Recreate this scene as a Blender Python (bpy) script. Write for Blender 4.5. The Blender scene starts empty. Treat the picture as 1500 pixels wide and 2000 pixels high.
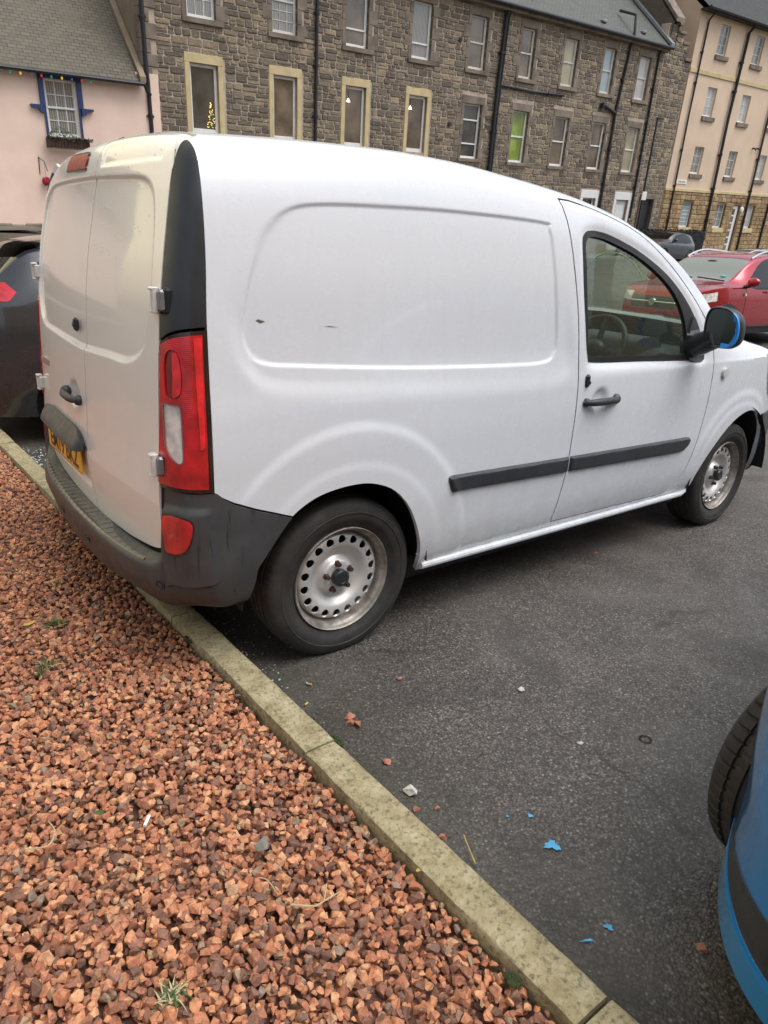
import bpy, bmesh, math, random
import numpy as np
from mathutils import Vector, Matrix
SC = bpy.context.scene
COL = SC.collection
# ---------------------------------------------------------------- camera
cam = bpy.data.cameras.new('camera'); camo = bpy.data.objects.new('camera', cam); COL.objects.link(camo)
CAM_R = ((0.799971, 0.172325, -0.574762), (-0.597945, 0.308901, -0.739623), (0.050089, 0.935353, 0.350153))
camo.matrix_world = Matrix.Translation((-0.6622, -2.8195, 1.4711)) @ Matrix(CAM_R).to_4x4()
cam.sensor_fit = 'VERTICAL'; cam.sensor_height = 24.0; cam.lens = 16.5085
cam.clip_start = .02; cam.clip_end = 2000
SC.camera = camo
# ---------------------------------------------------------------- sky, sun, exposure
world = bpy.data.worlds.new('World'); SC.world = world; world.use_nodes = True
wn = world.node_tree.nodes; wl = world.node_tree.links; wn.clear()
SUN_EL, SUN_AZ = math.radians(64), math.radians(-62)      # azimuth as angle from +x, towards -y
sky = wn.new('ShaderNodeTexSky'); sky.sky_type = 'NISHITA'; sky.sun_disc = False
sky.sun_elevation = SUN_EL; sky.sun_rotation = math.pi/2 - SUN_AZ
sky.air_density = 1.0; sky.dust_density = 5.0; sky.ozone_density = 1.0
hs = wn.new('ShaderNodeHueSaturation'); hs.inputs['Saturation'].default_value = .32     # cloud cover greys the sky
bg = wn.new('ShaderNodeBackground'); bg.inputs['Strength'].default_value = .15
wo = wn.new('ShaderNodeOutputWorld')
wl.new(sky.outputs[0], hs.inputs['Color'])
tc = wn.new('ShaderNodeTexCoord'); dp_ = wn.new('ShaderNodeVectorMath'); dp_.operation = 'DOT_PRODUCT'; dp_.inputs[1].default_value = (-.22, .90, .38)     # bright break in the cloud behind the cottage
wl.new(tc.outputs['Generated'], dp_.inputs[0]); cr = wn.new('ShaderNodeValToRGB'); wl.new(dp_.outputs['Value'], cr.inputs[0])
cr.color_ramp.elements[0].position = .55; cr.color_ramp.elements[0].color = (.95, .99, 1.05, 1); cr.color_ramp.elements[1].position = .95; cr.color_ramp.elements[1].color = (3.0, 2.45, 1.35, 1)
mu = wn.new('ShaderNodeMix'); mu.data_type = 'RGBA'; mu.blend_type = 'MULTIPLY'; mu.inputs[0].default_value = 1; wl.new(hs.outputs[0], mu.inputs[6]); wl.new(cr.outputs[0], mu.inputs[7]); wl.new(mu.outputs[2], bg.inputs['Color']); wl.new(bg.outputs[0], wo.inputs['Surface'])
sun = bpy.data.lights.new('sun', 'SUN'); sun.energy = .85; sun.angle = math.radians(40); sun.color = (1, .97, .92)
suno = bpy.data.objects.new('sun', sun); COL.objects.link(suno)
sd = Vector((math.cos(SUN_EL)*math.cos(SUN_AZ), math.cos(SUN_EL)*math.sin(SUN_AZ), math.sin(SUN_EL)))
suno.rotation_euler = sd.to_track_quat('Z', 'Y').to_euler(); suno.location = (0, -6, 12)
vs = SC.view_settings; vs.view_transform = 'Standard'; vs.look = 'None'; vs.exposure = 0.56; vs.gamma = 1; vs.use_curve_mapping = False
SC.cycles.max_bounces = 8; SC.cycles.transparent_max_bounces = 12
# ---------------------------------------------------------------- helpers
def setp(o, label=None, cat=None, group=None, kind=None):
    if label: o['label'] = label
    if cat: o['category'] = cat
    if group: o['group'] = group
    if kind: o['kind'] = kind
    return o
def thing(name, label, cat, M=None, group=None):
    o = bpy.data.objects.new(name, None); COL.objects.link(o); o.empty_display_size = .2
    if M is not None: o.matrix_world = M
    return setp(o, label, cat, group)
def mat4(x=0, y=0, z=0, rz=0):
    return Matrix.Translation((x, y, z)) @ Matrix.Rotation(rz, 4, 'Z')
class MB:
    """collects shapes into ONE mesh object"""
    def __init__(s): s.v = []; s.f = []; s.m = []; s.n = 0
    def add(s, v, f, mi=0):
        v = np.asarray(v, float).reshape(-1, 3); s.v.append(v)
        s.f += [tuple(int(i) + s.n for i in q) for q in f]; s.m += [mi] * len(f); s.n += len(v); return s
    def box(s, lo, hi, mi=0, M=None, bev=0.0):
        lo = np.array(lo, float); hi = np.array(hi, float)
        if bev > 0:
            b = min(bev, *(np.abs(hi - lo) * .45)); V = []; idx = {}
            for ax in range(3):
                for sg in (0, 1):
                    for a in (0, 1):
                        for c in (0, 1):
                            p = np.zeros(3); o1, o2 = (ax + 1) % 3, (ax + 2) % 3
                            p[ax] = (lo, hi)[sg][ax]
                            p[o1] = lo[o1] + b if a == 0 else hi[o1] - b; p[o2] = lo[o2] + b if c == 0 else hi[o2] - b
                            k = [0, 0, 0]; k[ax] = sg; k[o1] = a; k[o2] = c; idx[(ax, tuple(k))] = len(V); V.append(p)
            F = []
            for ax in range(3):
                o1, o2 = (ax + 1) % 3, (ax + 2) % 3
                for sg in (0, 1):
                    def K(a, c, ax=ax, sg=sg, o1=o1, o2=o2):
                        k = [0, 0, 0]; k[ax] = sg; k[o1] = a; k[o2] = c; return idx[(ax, tuple(k))]
                    q = (K(0, 0), K(1, 0), K(1, 1), K(0, 1)); F.append(q if sg else q[::-1])
            for ax in range(3):                                   # edges along ax
                o1, o2 = (ax + 1) % 3, (ax + 2) % 3
                for a in (0, 1):
                    for c in (0, 1):
                        k0 = [0, 0, 0]; k0[o1] = a; k0[o2] = c; k1 = list(k0); k1[ax] = 1
                        q = (idx[(o1, tuple(k0))], idx[(o1, tuple(k1))], idx[(o2, tuple(k1))], idx[(o2, tuple(k0))])
                        F.append(q if a == c else q[::-1])
            for a in (0, 1):
                for c in (0, 1):
                    for e in (0, 1):
                        k = (a, c, e); q = (idx[(0, k)], idx[(1, k)], idx[(2, k)]); F.append(q if (a + c + e) % 2 else q[::-1])
            V = np.array(V)
        else:
            V = np.array([[(lo, hi)[i][0], (lo, hi)[j][1], (lo, hi)[k][2]] for i in (0, 1) for j in (0, 1) for k in (0, 1)])
            F = [(0, 1, 3, 2), (4, 6, 7, 5), (0, 4, 5, 1), (2, 3, 7, 6), (0, 2, 6, 4), (1, 5, 7, 3)]
        if M is not None: V = np.array([M @ Vector(p) for p in V])
        return s.add(V, F, mi)
    def tube(s, path, r, n=10, mi=0, caps=True):
        P = np.array(path, float); m = len(P); R = np.broadcast_to(np.asarray(r, float), (m,))
        T = np.gradient(P, axis=0); T /= np.linalg.norm(T, axis=1)[:, None] + 1e-12
        a = np.array([0, 0, 1.]) if abs(T[0, 2]) < .9 else np.array([1., 0, 0]); V = []
        u = np.cross(T[0], a); u /= np.linalg.norm(u)
        for i in range(m):
            u = u - T[i] * (u @ T[i]); u /= np.linalg.norm(u) + 1e-12; w = np.cross(T[i], u)
            for k in range(n):
                t = 2*math.pi*k/n; V.append(P[i] + R[i]*(math.cos(t)*u + math.sin(t)*w))
        F = [(i*n + k, i*n + (k+1) % n, (i+1)*n + (k+1) % n, (i+1)*n + k) for i in range(m-1) for k in range(n)]
        if caps: F += [tuple(range(n))[::-1], tuple((m-1)*n + k for k in range(n))]
        return s.add(V, F, mi)
    def lathe(s, prof, n=48, mi=0, c=(0, 0, 0), axis='Y', closed=False):
        """prof: (radius, offset along axis)"""
        P = np.array(prof, float); m = len(P); V = []
        for k in range(n):
            t = 2*math.pi*k/n; ct, st = math.cos(t), math.sin(t)
            for r, o in P:
                V.append((c[0] + r*ct, c[1] + o, c[2] + r*st) if axis == 'Y' else ((c[0] + r*ct, c[1] + r*st, c[2] + o) if axis == 'Z' else (c[0] + o, c[1] + r*ct, c[2] + r*st)))
        F = []
        for k in range(n):
            k2 = (k + 1) % n
            for j in range(m - (0 if closed else 1)):
                j2 = (j + 1) % m; F.append((k*m + j, k*m + j2, k2*m + j2, k2*m + j))
        return s.add(V, F, mi)
    def prism(s, poly, fn0, fn1, mi=0, capa=True, capb=True):
        """poly: 2d outline; fn0/fn1 map a 2d point to 3d on either face"""
        n = len(poly); V = [fn0(*p) for p in poly] + [fn1(*p) for p in poly]
        F = [(i, (i+1) % n, n + (i+1) % n, n + i) for i in range(n)]
        if capa: F.append(tuple(range(n))[::-1])
        if capb: F.append(tuple(range(n, 2*n)))
        return s.add(V, F, mi)
    def sphere(s, c, r, n=12, m=8, mi=0):
        r = np.broadcast_to(np.asarray(r, float), (3,)); V = []
        for i in range(m + 1):
            a = math.pi*i/m
            for k in range(n):
                t = 2*math.pi*k/n; V.append((c[0] + r[0]*math.sin(a)*math.cos(t), c[1] + r[1]*math.sin(a)*math.sin(t), c[2] + r[2]*math.cos(a)))
        F = [(i*n + k, (i+1)*n + k, (i+1)*n + (k+1) % n, i*n + (k+1) % n) for i in range(m) for k in range(n)]
        return s.add(V, F, mi)
    def grid(s, P, mi=0, flip=False):
        P = np.asarray(P, float); a, b = P.shape[:2]
        F = [(i*b + j, (i+1)*b + j, (i+1)*b + j+1, i*b + j+1) for i in range(a-1) for j in range(b-1)]
        if flip: F = [q[::-1] for q in F]
        return s.add(P.reshape(-1, 3), F, mi)
    def build(s, name, mats, parent=None, smooth=35, M=None, fixn=False):
        if not isinstance(mats, (list, tuple)): mats = [mats]
        me = bpy.data.meshes.new(name); V = np.concatenate(s.v) if s.v else np.zeros((0, 3))
        me.from_pydata(V.tolist(), [], s.f)
        for m in mats: me.materials.append(m)
        me.polygons.foreach_set('material_index', s.m)
        if fixn:
            bm = bmesh.new(); bm.from_mesh(me); bmesh.ops.recalc_face_normals(bm, faces=bm.faces); bm.to_mesh(me); bm.free()
        if smooth:
            me.polygons.foreach_set('use_smooth', [True] * len(me.polygons)); me.update()
            me.set_sharp_from_angle(angle=math.radians(smooth))
        me.update()
        o = bpy.data.objects.new(name, me); COL.objects.link(o)
        if parent is not None: o.parent = parent
        if M is not None: o.matrix_local = M
        return o
def cutsheet(pos, us, vs, fs, out=None, flange=0.0, lip=0.0):
    """surface pos(u,v) on a grid, kept where every f(P,u,v) >= 0, with clean cut edges and folded-in flanges -> MB"""
    us = np.asarray(us, float); vs = np.asarray(vs, float)
    UU, VV = np.meshgrid(us, vs, indexing='ij'); P = pos(UU, VV)
    nu, nv = UU.shape
    Fv = [np.broadcast_to(f(P, UU, VV), UU.shape) for f in fs]
    cu, cv = [], []; polys = []
    def q4(A): return np.stack([A[:-1, :-1], A[1:, :-1], A[1:, 1:], A[:-1, 1:]], -1)
    if Fv:
        inside = np.ones((nu-1, nv-1), bool); dead = np.zeros((nu-1, nv-1), bool)
        for A in Fv:
            B = q4(A); inside &= (B >= 0).all(-1); dead |= (B < 0).all(-1)
    else:
        inside = np.ones((nu-1, nv-1), bool); dead = ~inside
    idx = np.arange(nu*nv).reshape(nu, nv); Q = q4(idx)
    faces = [tuple(q) for q in Q[inside]]
    uv = np.stack([UU.ravel(), VV.ravel()], 1).tolist(); key = {}
    mixed = Q[~inside & ~dead]
    polys = [[tuple(uv[i]) for i in q] for q in mixed]
    def evalf(f, pts):
        pts = np.array(pts); return np.broadcast_to(f(pos(pts[:, 0], pts[:, 1]), pts[:, 0], pts[:, 1]), (len(pts),))
    for f in fs:
        if not polys: break
        allp = sorted({p for q in polys for p in q}); val = dict(zip(allp, evalf(f, allp)))
        ed = sorted({(min(a, b), max(a, b)) for q in polys for a, b in zip(q, q[1:] + q[:1]) if (val[a] >= 0) != (val[b] >= 0)})
        cross = {}
        if ed:
            A = np.array([e[0] for e in ed]); B = np.array([e[1] for e in ed])
            fa = np.array([val[e[0]] for e in ed]); fb = np.array([val[e[1]] for e in ed])
            for _ in range(4):
                t = np.clip(fa / (fa - fb + 1e-15), .02, .98)[:, None]; C = A + (B - A)*t
                fc = evalf(f, C); same = (fc >= 0) == (fa >= 0)
                A = np.where(same[:, None], C, A); fa = np.where(same, fc, fa); B = np.where(same[:, None], B, C); fb = np.where(same, fb, fc)
            t = np.clip(fa / (fa - fb + 1e-15), 0, 1)[:, None]; C = A + (B - A)*t
            cross = {e: (float(c[0]), float(c[1])) for e, c in zip(ed, C)}
        new = []
        for q in polys:
            r = []
            for a, b in zip(q, q[1:] + q[:1]):
                if val[a] >= 0: r.append(a)
                if (val[a] >= 0) != (val[b] >= 0): r.append(cross[(min(a, b), max(a, b))])
            if len(r) >= 3: new.append(r)
        polys = new
    gridkey = {}
    extra = []
    for q in polys:
        r = []
        for p in q:
            k = (round(p[0], 7), round(p[1], 7)); r.append(k)
        extra.append(r)
    for i in set(mixed.ravel().tolist()): gridkey[(round(uv[i][0], 7), round(uv[i][1], 7))] = i
    newuv = []
    for r in extra:
        ids = []
        for k in r:
            if k not in gridkey: gridkey[k] = nu*nv + len(newuv); newuv.append(k)
            if not ids or ids[-1] != gridkey[k]: ids.append(gridkey[k])
        if len(ids) > 1 and ids[0] == ids[-1]: ids.pop()
        if len(ids) >= 3: faces.append(tuple(ids))
    V = P.reshape(-1, 3)
    if newuv:
        N = np.array(newuv); V = np.concatenate([V, pos(N[:, 0], N[:, 1]).reshape(-1, 3)])
    used = sorted({i for q in faces for i in q}); remap = {i: k for k, i in enumerate(used)}
    V = V[used]; faces = [tuple(int(remap[i]) for i in q) for q in faces]
    if len(V) == 0: return MB()
    # vertex normals, outward
    NV = np.zeros_like(V)
    tri = [(q[0], q[k], q[k+1]) for q in faces for k in range(1, len(q)-1)]; T = np.array(tri)
    n = np.cross(V[T[:, 1]] - V[T[:, 0]], V[T[:, 2]] - V[T[:, 0]])
    for k in range(3): np.add.at(NV, T[:, k], n)
    NV /= np.linalg.norm(NV, axis=1)[:, None] + 1e-15
    if out is not None:
        o = out(V) if callable(out) else np.broadcast_to(np.array(out, float), V.shape)
        if (NV*o).sum() < 0: faces = [q[::-1] for q in faces]; NV = -NV
    mb = MB(); mb.add(V, faces)
    if flange:
        cnt = {}
        for q in faces:
            for a, b in zip(q, q[1:] + q[:1]):
                if (b, a) in cnt: cnt.pop((b, a))
                else: cnt[(a, b)] = 1
        vid = {}; FV = []; FF = []
        def g(i, lvl):
            if (i, lvl) not in vid: vid[(i, lvl)] = len(FV); FV.append(V[i] - NV[i]*(flange if lvl else 0))
            return vid[(i, lvl)]
        for a, b in cnt: FF.append((g(a, 0), g(a, 1), g(b, 1), g(b, 0)))
        mb.add(FV, FF)
    return mb
def linpts(a, b, step): return np.linspace(a, b, max(2, int(round(abs(b - a)/step)) + 1))
def inside(poly, off=0.0, ax=(0, 2), smooth=0):
    """region test on two coordinates: positive inside the outline grown by off"""
    P = smooth_loop(poly, smooth) if smooth else np.array(poly, float)
    f = poly_sdf(P); return lambda X, u=None, v=None: f(X[..., ax[0]], X[..., ax[1]]) + off
def inside_uv(poly, off=0.0, smooth=0):
    P = smooth_loop(poly, smooth) if smooth else np.array(poly, float)
    f = poly_sdf(P); return lambda X, u, v: f(u, v) + off
def neg(f): return lambda *a: -f(*a)
def text_mesh(txt, size, name='text', depth=.0005, bold=0.0):
    cu = bpy.data.curves.new(name, 'FONT'); cu.body = txt; cu.size = size; cu.extrude = depth; cu.offset = bold; cu.align_x = 'CENTER'; cu.align_y = 'CENTER'; cu.resolution_u = 3
    o = bpy.data.objects.new(name, cu); COL.objects.link(o)
    me = o.to_mesh(); V = np.array([v.co[:] for v in me.vertices]); F = [tuple(p.vertices) for p in me.polygons]
    o.to_mesh_clear(); bpy.data.objects.remove(o); bpy.data.curves.remove(cu)
    return V, F
def copy_tree(o, parent=None, M=None):
    c = o.copy(); COL.objects.link(c)
    if parent is not None: c.parent = parent; c.matrix_parent_inverse = Matrix(); c.matrix_local = o.matrix_local.copy()
    if M is not None: c.matrix_world = M
    for ch in list(o.children): copy_tree(ch, c)
    return c
# ---------------------------------------------------------------- materials
def new_mat(name):
    m = bpy.data.materials.new(name); m.use_nodes = True; nt = m.node_tree
    return m, nt, nt.nodes['Principled BSDF']
def nd(nt, t, **kw):
    n = nt.nodes.new(t)
    for k, v in kw.items():
        if k in n.inputs: n.inputs[k].default_value = v
        else: setattr(n, k, v)
    return n
def coords(nt, kind='Object', scale=None):
    tc = nd(nt, 'ShaderNodeTexCoord'); o = tc.outputs[kind]
    if scale is not None:
        mp = nd(nt, 'ShaderNodeMapping'); mp.inputs['Scale'].default_value = scale; nt.links.new(o, mp.inputs[0]); o = mp.outputs[0]
    return o
def noise(nt, co, scale, detail=4, rough=.55, dist=0.0):
    n = nd(nt, 'ShaderNodeTexNoise'); n.inputs['Scale'].default_value = scale; n.inputs['Detail'].default_value = detail; n.inputs['Roughness'].default_value = rough; n.inputs['Distortion'].default_value = dist
    nt.links.new(co, n.inputs['Vector']); return n.outputs['Fac']
def voro(nt, co, scale, feature='F1', out='Distance', rnd=1.0):
    n = nd(nt, 'ShaderNodeTexVoronoi'); n.feature = feature; n.inputs['Scale'].default_value = scale; n.inputs['Randomness'].default_value = rnd
    nt.links.new(co, n.inputs['Vector']); return n.outputs[out]
def ramp(nt, fac, stops):
    r = nd(nt, 'ShaderNodeValToRGB'); e = r.color_ramp.elements
    while len(e) < len(stops): e.new(.5)
    for k, (p, c) in zip(e, stops): k.position = p; k.color = (*c, 1) if len(c) == 3 else c
    nt.links.new(fac, r.inputs[0]); return r.outputs[0]
def rampv(nt, fac, stops): return ramp(nt, fac, [(p, (c, c, c)) for p, c in stops])
def mixc(nt, fac, a, b, mode='MIX'):
    m = nd(nt, 'ShaderNodeMix'); m.data_type = 'RGBA'; m.blend_type = mode
    for s, v in ((0, fac), (6, a), (7, b)):
        if hasattr(v, 'is_output'): nt.links.new(v, m.inputs[s])
        else: m.inputs[s].default_value = v if s == 0 else ((*v, 1) if len(v) == 3 else v)
    return m.outputs[2]
def math_(nt, op, a, b=0.0, c=0.0, clamp=False):
    m = nd(nt, 'ShaderNodeMath'); m.operation = op; m.use_clamp = clamp
    for i, v in enumerate((a, b, c)):
        if hasattr(v, 'is_output'): nt.links.new(v, m.inputs[i])
        else: m.inputs[i].default_value = v
    return m.outputs[0]
def bump(nt, h, strength=.3, dist=.01, prev=None):
    b = nd(nt, 'ShaderNodeBump'); b.inputs['Strength'].default_value = strength; b.inputs['Distance'].default_value = dist
    nt.links.new(h, b.inputs['Height'])
    if prev is not None: nt.links.new(prev, b.inputs['Normal'])
    return b.outputs[0]
def put(nt, b, **kw):
    for k, v in kw.items():
        k = k.replace('_', ' ')
        if hasattr(v, 'is_output'): nt.links.new(v, b.inputs[k])
        else: b.inputs[k].default_value = (*v, 1) if isinstance(v, tuple) and len(v) == 3 and k not in ('Normal',) else v
def simple(name, col, rough=.6, metal=0.0, var=.12, vs=6.0, bumpk=0.0, bs=80.0, coat=0.0, spec=.5, co='Object'):
    m, nt, b = new_mat(name); c = coords(nt, co)
    n = noise(nt, c, vs, 5); k = tuple(max(0, x*(1-var)) for x in col); l = tuple(min(1, x*(1+var)) for x in col)
    put(nt, b, Base_Color=ramp(nt, n, [(.3, k), (.7, l)]), Metallic=metal, Coat_Weight=coat, Coat_Roughness=.06)
    b.inputs['Specular IOR Level'].default_value = spec
    put(nt, b, Roughness=rampv(nt, noise(nt, c, vs*3, 4), [(.3, max(.02, rough*.85)), (.7, min(1, rough*1.15))]))
    if bumpk: put(nt, b, Normal=bump(nt, noise(nt, c, bs, 4, .6), bumpk, .004))
    return m
# ---------------------------------------------------------------- van surfaces
import numpy as np
def interp(xs, ys):
    xs = np.array(xs, float); ys = np.array(ys, float)
    h = np.diff(xs); dlt = np.diff(ys) / h
    m = np.zeros(len(xs)); m[0] = dlt[0]; m[-1] = dlt[-1]
    for i in range(1, len(xs) - 1):                      # monotone cubic slopes
        if dlt[i-1] * dlt[i] > 0:
            w1 = 2*h[i] + h[i-1]; w2 = h[i] + 2*h[i-1]
            m[i] = (w1 + w2) / (w1 / dlt[i-1] + w2 / dlt[i])
    def f(x):
        x = np.clip(np.asarray(x, float), xs[0], xs[-1])
        i = np.clip(np.searchsorted(xs, x) - 1, 0, len(xs) - 2)
        t = (x - xs[i]) / h[i]
        return ((2*t**3 - 3*t**2 + 1) * ys[i] + (t**3 - 2*t**2 + t) * h[i] * m[i]
                + (-2*t**3 + 3*t**2) * ys[i+1] + (t**3 - t**2) * h[i] * m[i+1])
    return f
def smooth_loop(pts, n=6, closed=True):
    P = np.array(pts, float); N = len(P); out = []
    for i in range(N if closed else N - 1):
        g = (lambda k: P[k % N]) if closed else (lambda k: P[min(max(k, 0), N - 1)])
        a, b, c, d = g(i-1), g(i), g(i+1), g(i+2)
        for k in range(n):
            t = k / n
            out.append(.5*((2*b) + (-a+c)*t + (2*a-5*b+4*c-d)*t*t + (-a+3*b-3*c+d)*t**3))
    if not closed: out.append(P[-1])
    return np.array(out)
def poly_sdf(P):
    """signed distance to a closed polygon, positive inside"""
    P = np.array(P, float); Q = np.roll(P, -1, 0); E = Q - P; L2 = (E**2).sum(1) + 1e-12
    def f(a, b):
        a = np.asarray(a, float); b = np.asarray(b, float); sh = np.broadcast(a, b).shape
        a = np.broadcast_to(a, sh).ravel(); b = np.broadcast_to(b, sh).ravel()
        d2 = np.full(a.shape, 1e9); ins = np.zeros(a.shape, bool)
        for i in range(len(P)):
            ax = a - P[i, 0]; bz = b - P[i, 1]
            t = np.clip((ax*E[i, 0] + bz*E[i, 1]) / L2[i], 0, 1)
            d2 = np.minimum(d2, (ax - t*E[i, 0])**2 + (bz - t*E[i, 1])**2)
            c = (P[i, 1] > b) != (Q[i, 1] > b)
            if E[i, 1] != 0: ins ^= c & (ax < E[i, 0] * bz / E[i, 1])
        return (np.sqrt(d2) * np.where(ins, 1, -1)).reshape(sh)
    return f
def sstep(x, a, b):
    t = np.clip((x - a) / (b - a), 0, 1); return t*t*(3 - 2*t)

HW = interp([.25, .30, .34, .45, .62, .80, .95, 1.05, 1.2, 1.4, 1.55, 1.65, 1.70],
            [.835, .868, .882, .899, .908, .908, .903, .894, .881, .858, .833, .806, .786])   # half width by height
ROOF_Y = [.786, .766, .738, .70, .64, .50, .30, 0.]
ROOF_Z = [1.70, 1.728, 1.752, 1.770, 1.784, 1.801, 1.812, 1.815]
HTOP = interp([1.70, 1.728, 1.752, 1.770, 1.784, 1.801], [.786, .766, .738, .70, .64, .50])
ZC = interp([.15, .243, .42, .59, .785, 1.0, 1.235, 1.5, 1.81, 2.17, 2.6, 2.9, 3.1, 3.2, 3.4, 3.7, 3.95, 4.12, 4.24],
            [1.772, 1.785, 1.798, 1.808, 1.816, 1.821, 1.816, 1.796, 1.765, 1.703, 1.5625, 1.389, 1.238, 1.175, 1.115, 1.05, .965, .86, .74])
WF = interp([.1, .2, .6, 1.0, 2.5, 3.2, 3.55, 3.8, 3.98, 4.1, 4.18, 4.24], [.968, .975, .995, 1, 1, .99, .965, .925, .86, .75, .55, .05])
# profile from sill to roof centre: t in [0,1] sill..cantrail, [1,2] cantrail..centre
_ry = interp([0, .14, .28, .42, .56, .74, .88, 1], ROOF_Y); _rz = interp([0, .14, .28, .42, .56, .74, .88, 1], ROOF_Z)
def prof(t):
    t = np.asarray(t, float); z = .25 + np.clip(t, 0, 1) * 1.45
    s = np.clip(t - 1, 0, 1)
    return np.where(t <= 1, HW(z), _ry(s)), np.where(t <= 1, z, _rz(s))
def zmap(z, x):
    k = (ZC(x) - 1.0) / .815
    return np.where(z <= 1.0, np.where(k < 0, z + k*.8*(np.clip(z,.25,1)-.25)/.75, z), 1.0 + (z - 1.0) * k + np.where(k < 0, k*.8, 0))
def shell0(x, t):
    y, z = prof(t); return y * WF(x), zmap(z, x)
def side_y(x, z):
    """half width of the plain side at x and true height z"""
    k = np.maximum((ZC(x) - 1.0) / .815, .12)
    z0 = np.where(z <= 1.0, z, 1.0 + (z - 1.0) / k)
    return np.where(z0 <= 1.70, HW(np.minimum(z0, 1.70)), HTOP(z0)) * WF(x)
# rear door skin: x by height, at the middle of the van, and its bow
RX = interp([.30, .42, .60, .83, 1.05, 1.21, 1.39, 1.51, 1.60, 1.66, 1.715, 1.75, 1.772, 1.788], [.018, .020, .023, .036, .047, .058, .083, .107, .127, .142, .160, .180, .207, .25])
def rear_x(y, z): return RX(z) - .012 + .042 * (np.abs(y) / .79)**2.2 + .026 * np.clip((.675 - z) / .25, 0, 1)
YE = interp([.3, 1.1, 1.25, 1.4, 1.55, 1.65, 1.70, 1.75, 1.79], [.748, .748, .746, .738, .722, .706, .692, .665, .64])     # door edge half width
EX = interp([.3, .8, 1.23, 1.43, 1.58, 1.7, 1.79], [.178, .178, .186, .200, .209, .217, .225])         # corner front edge x
def corner(s, z):
    """rear corner strip, s 0 at the door edge .. 1 at the side"""
    y0 = YE(z); x0 = rear_x(y0, z) + .006; x1 = EX(z); y1 = side_y(x1, z)
    xm = x0 + .018; ym = y1 - .012
    a, b, c = (1-s)**2, 2*s*(1-s), s*s
    return a*x0 + b*xm + c*x1, a*y0 + b*ym + c*y1

# rear bumper: columns (top .. underside) at stations from the middle of the van round the corner to the arch
BUMP = np.array([
 [(.035,0,.462),(-.03,0,.458),(-.045,0,.43),(-.04,0,.37),(-.02,0,.30),(.08,0,.28)],
 [(.037,-.3,.464),(-.022,-.305,.459),(-.037,-.31,.43),(-.03,-.31,.37),(-.008,-.3,.30),(.09,-.3,.28)],
 [(.050,-.55,.474),(0,-.565,.462),(-.012,-.575,.432),(-.008,-.575,.37),(.04,-.555,.30),(.13,-.54,.285)],
 [(.060,-.68,.488),(.028,-.695,.466),(.022,-.708,.435),(.028,-.708,.37),(.07,-.69,.30),(.16,-.67,.29)],
 [(.066,-.738,.53),(.046,-.752,.492),(.046,-.768,.435),(.052,-.77,.37),(.10,-.75,.308),(.19,-.72,.30)],
 [(.068,-.754,.738),(.058,-.768,.60),(.062,-.80,.46),(.072,-.805,.38),(.138,-.795,.32),(.21,-.76,.31)],
 [(.103,-.852,.738),(.098,-.866,.62),(.108,-.876,.47),(.118,-.872,.39),(.188,-.85,.326),(.23,-.80,.32)],
 [(.180,-.887,.738),(.178,-.897,.62),(.180,-.908,.48),(.185,-.902,.40),(.214,-.88,.336),(.25,-.83,.33)],
 [(.300,-.903,.738),(.300,-.911,.62),(.300,-.917,.50),(.300,-.912,.42),(.300,-.895,.35),(.30,-.85,.33)],
 [(.460,-.908,.738),(.460,-.913,.64),(.460,-.917,.55),(.460,-.913,.45),(.460,-.90,.36),(.46,-.86,.35)]])
_bq = np.cumsum([0] + [max(.03, float(np.linalg.norm(BUMP[i+1, 2] - BUMP[i, 2]))) for i in range(9)])
_bv = np.array([0, .17, .34, .52, .78, 1.0])
_bf = [[interp(_bq, BUMP[:, j, c]) for c in range(3)] for j in range(6)]
BQ = float(_bq[-1])
def bumper0(q, v):
    """q: 0 rear middle .. BQ at the wheel arch (right side); v: 0 top .. 1 underside"""
    q = np.asarray(q, float); v = np.asarray(v, float)
    C = np.stack([np.stack([f(q) for f in _bf[j]], -1) for j in range(6)], 0)      # 6 x ... x 3
    i = np.clip(np.searchsorted(_bv, v, side='right') - 1, 0, 4)
    t = (v - _bv[i]) / (_bv[i+1] - _bv[i])
    g = lambda k: np.take_along_axis(C, np.clip(k, 0, 5)[None, ..., None], 0)[0]
    a, b, c, d = g(i-1), g(i), g(i+1), g(i+2); t = t[..., None]
    return .5*((2*b) + (-a+c)*t + (2*a-5*b+4*c-d)*t*t + (-a+3*b-3*c+d)*t**3)
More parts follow.
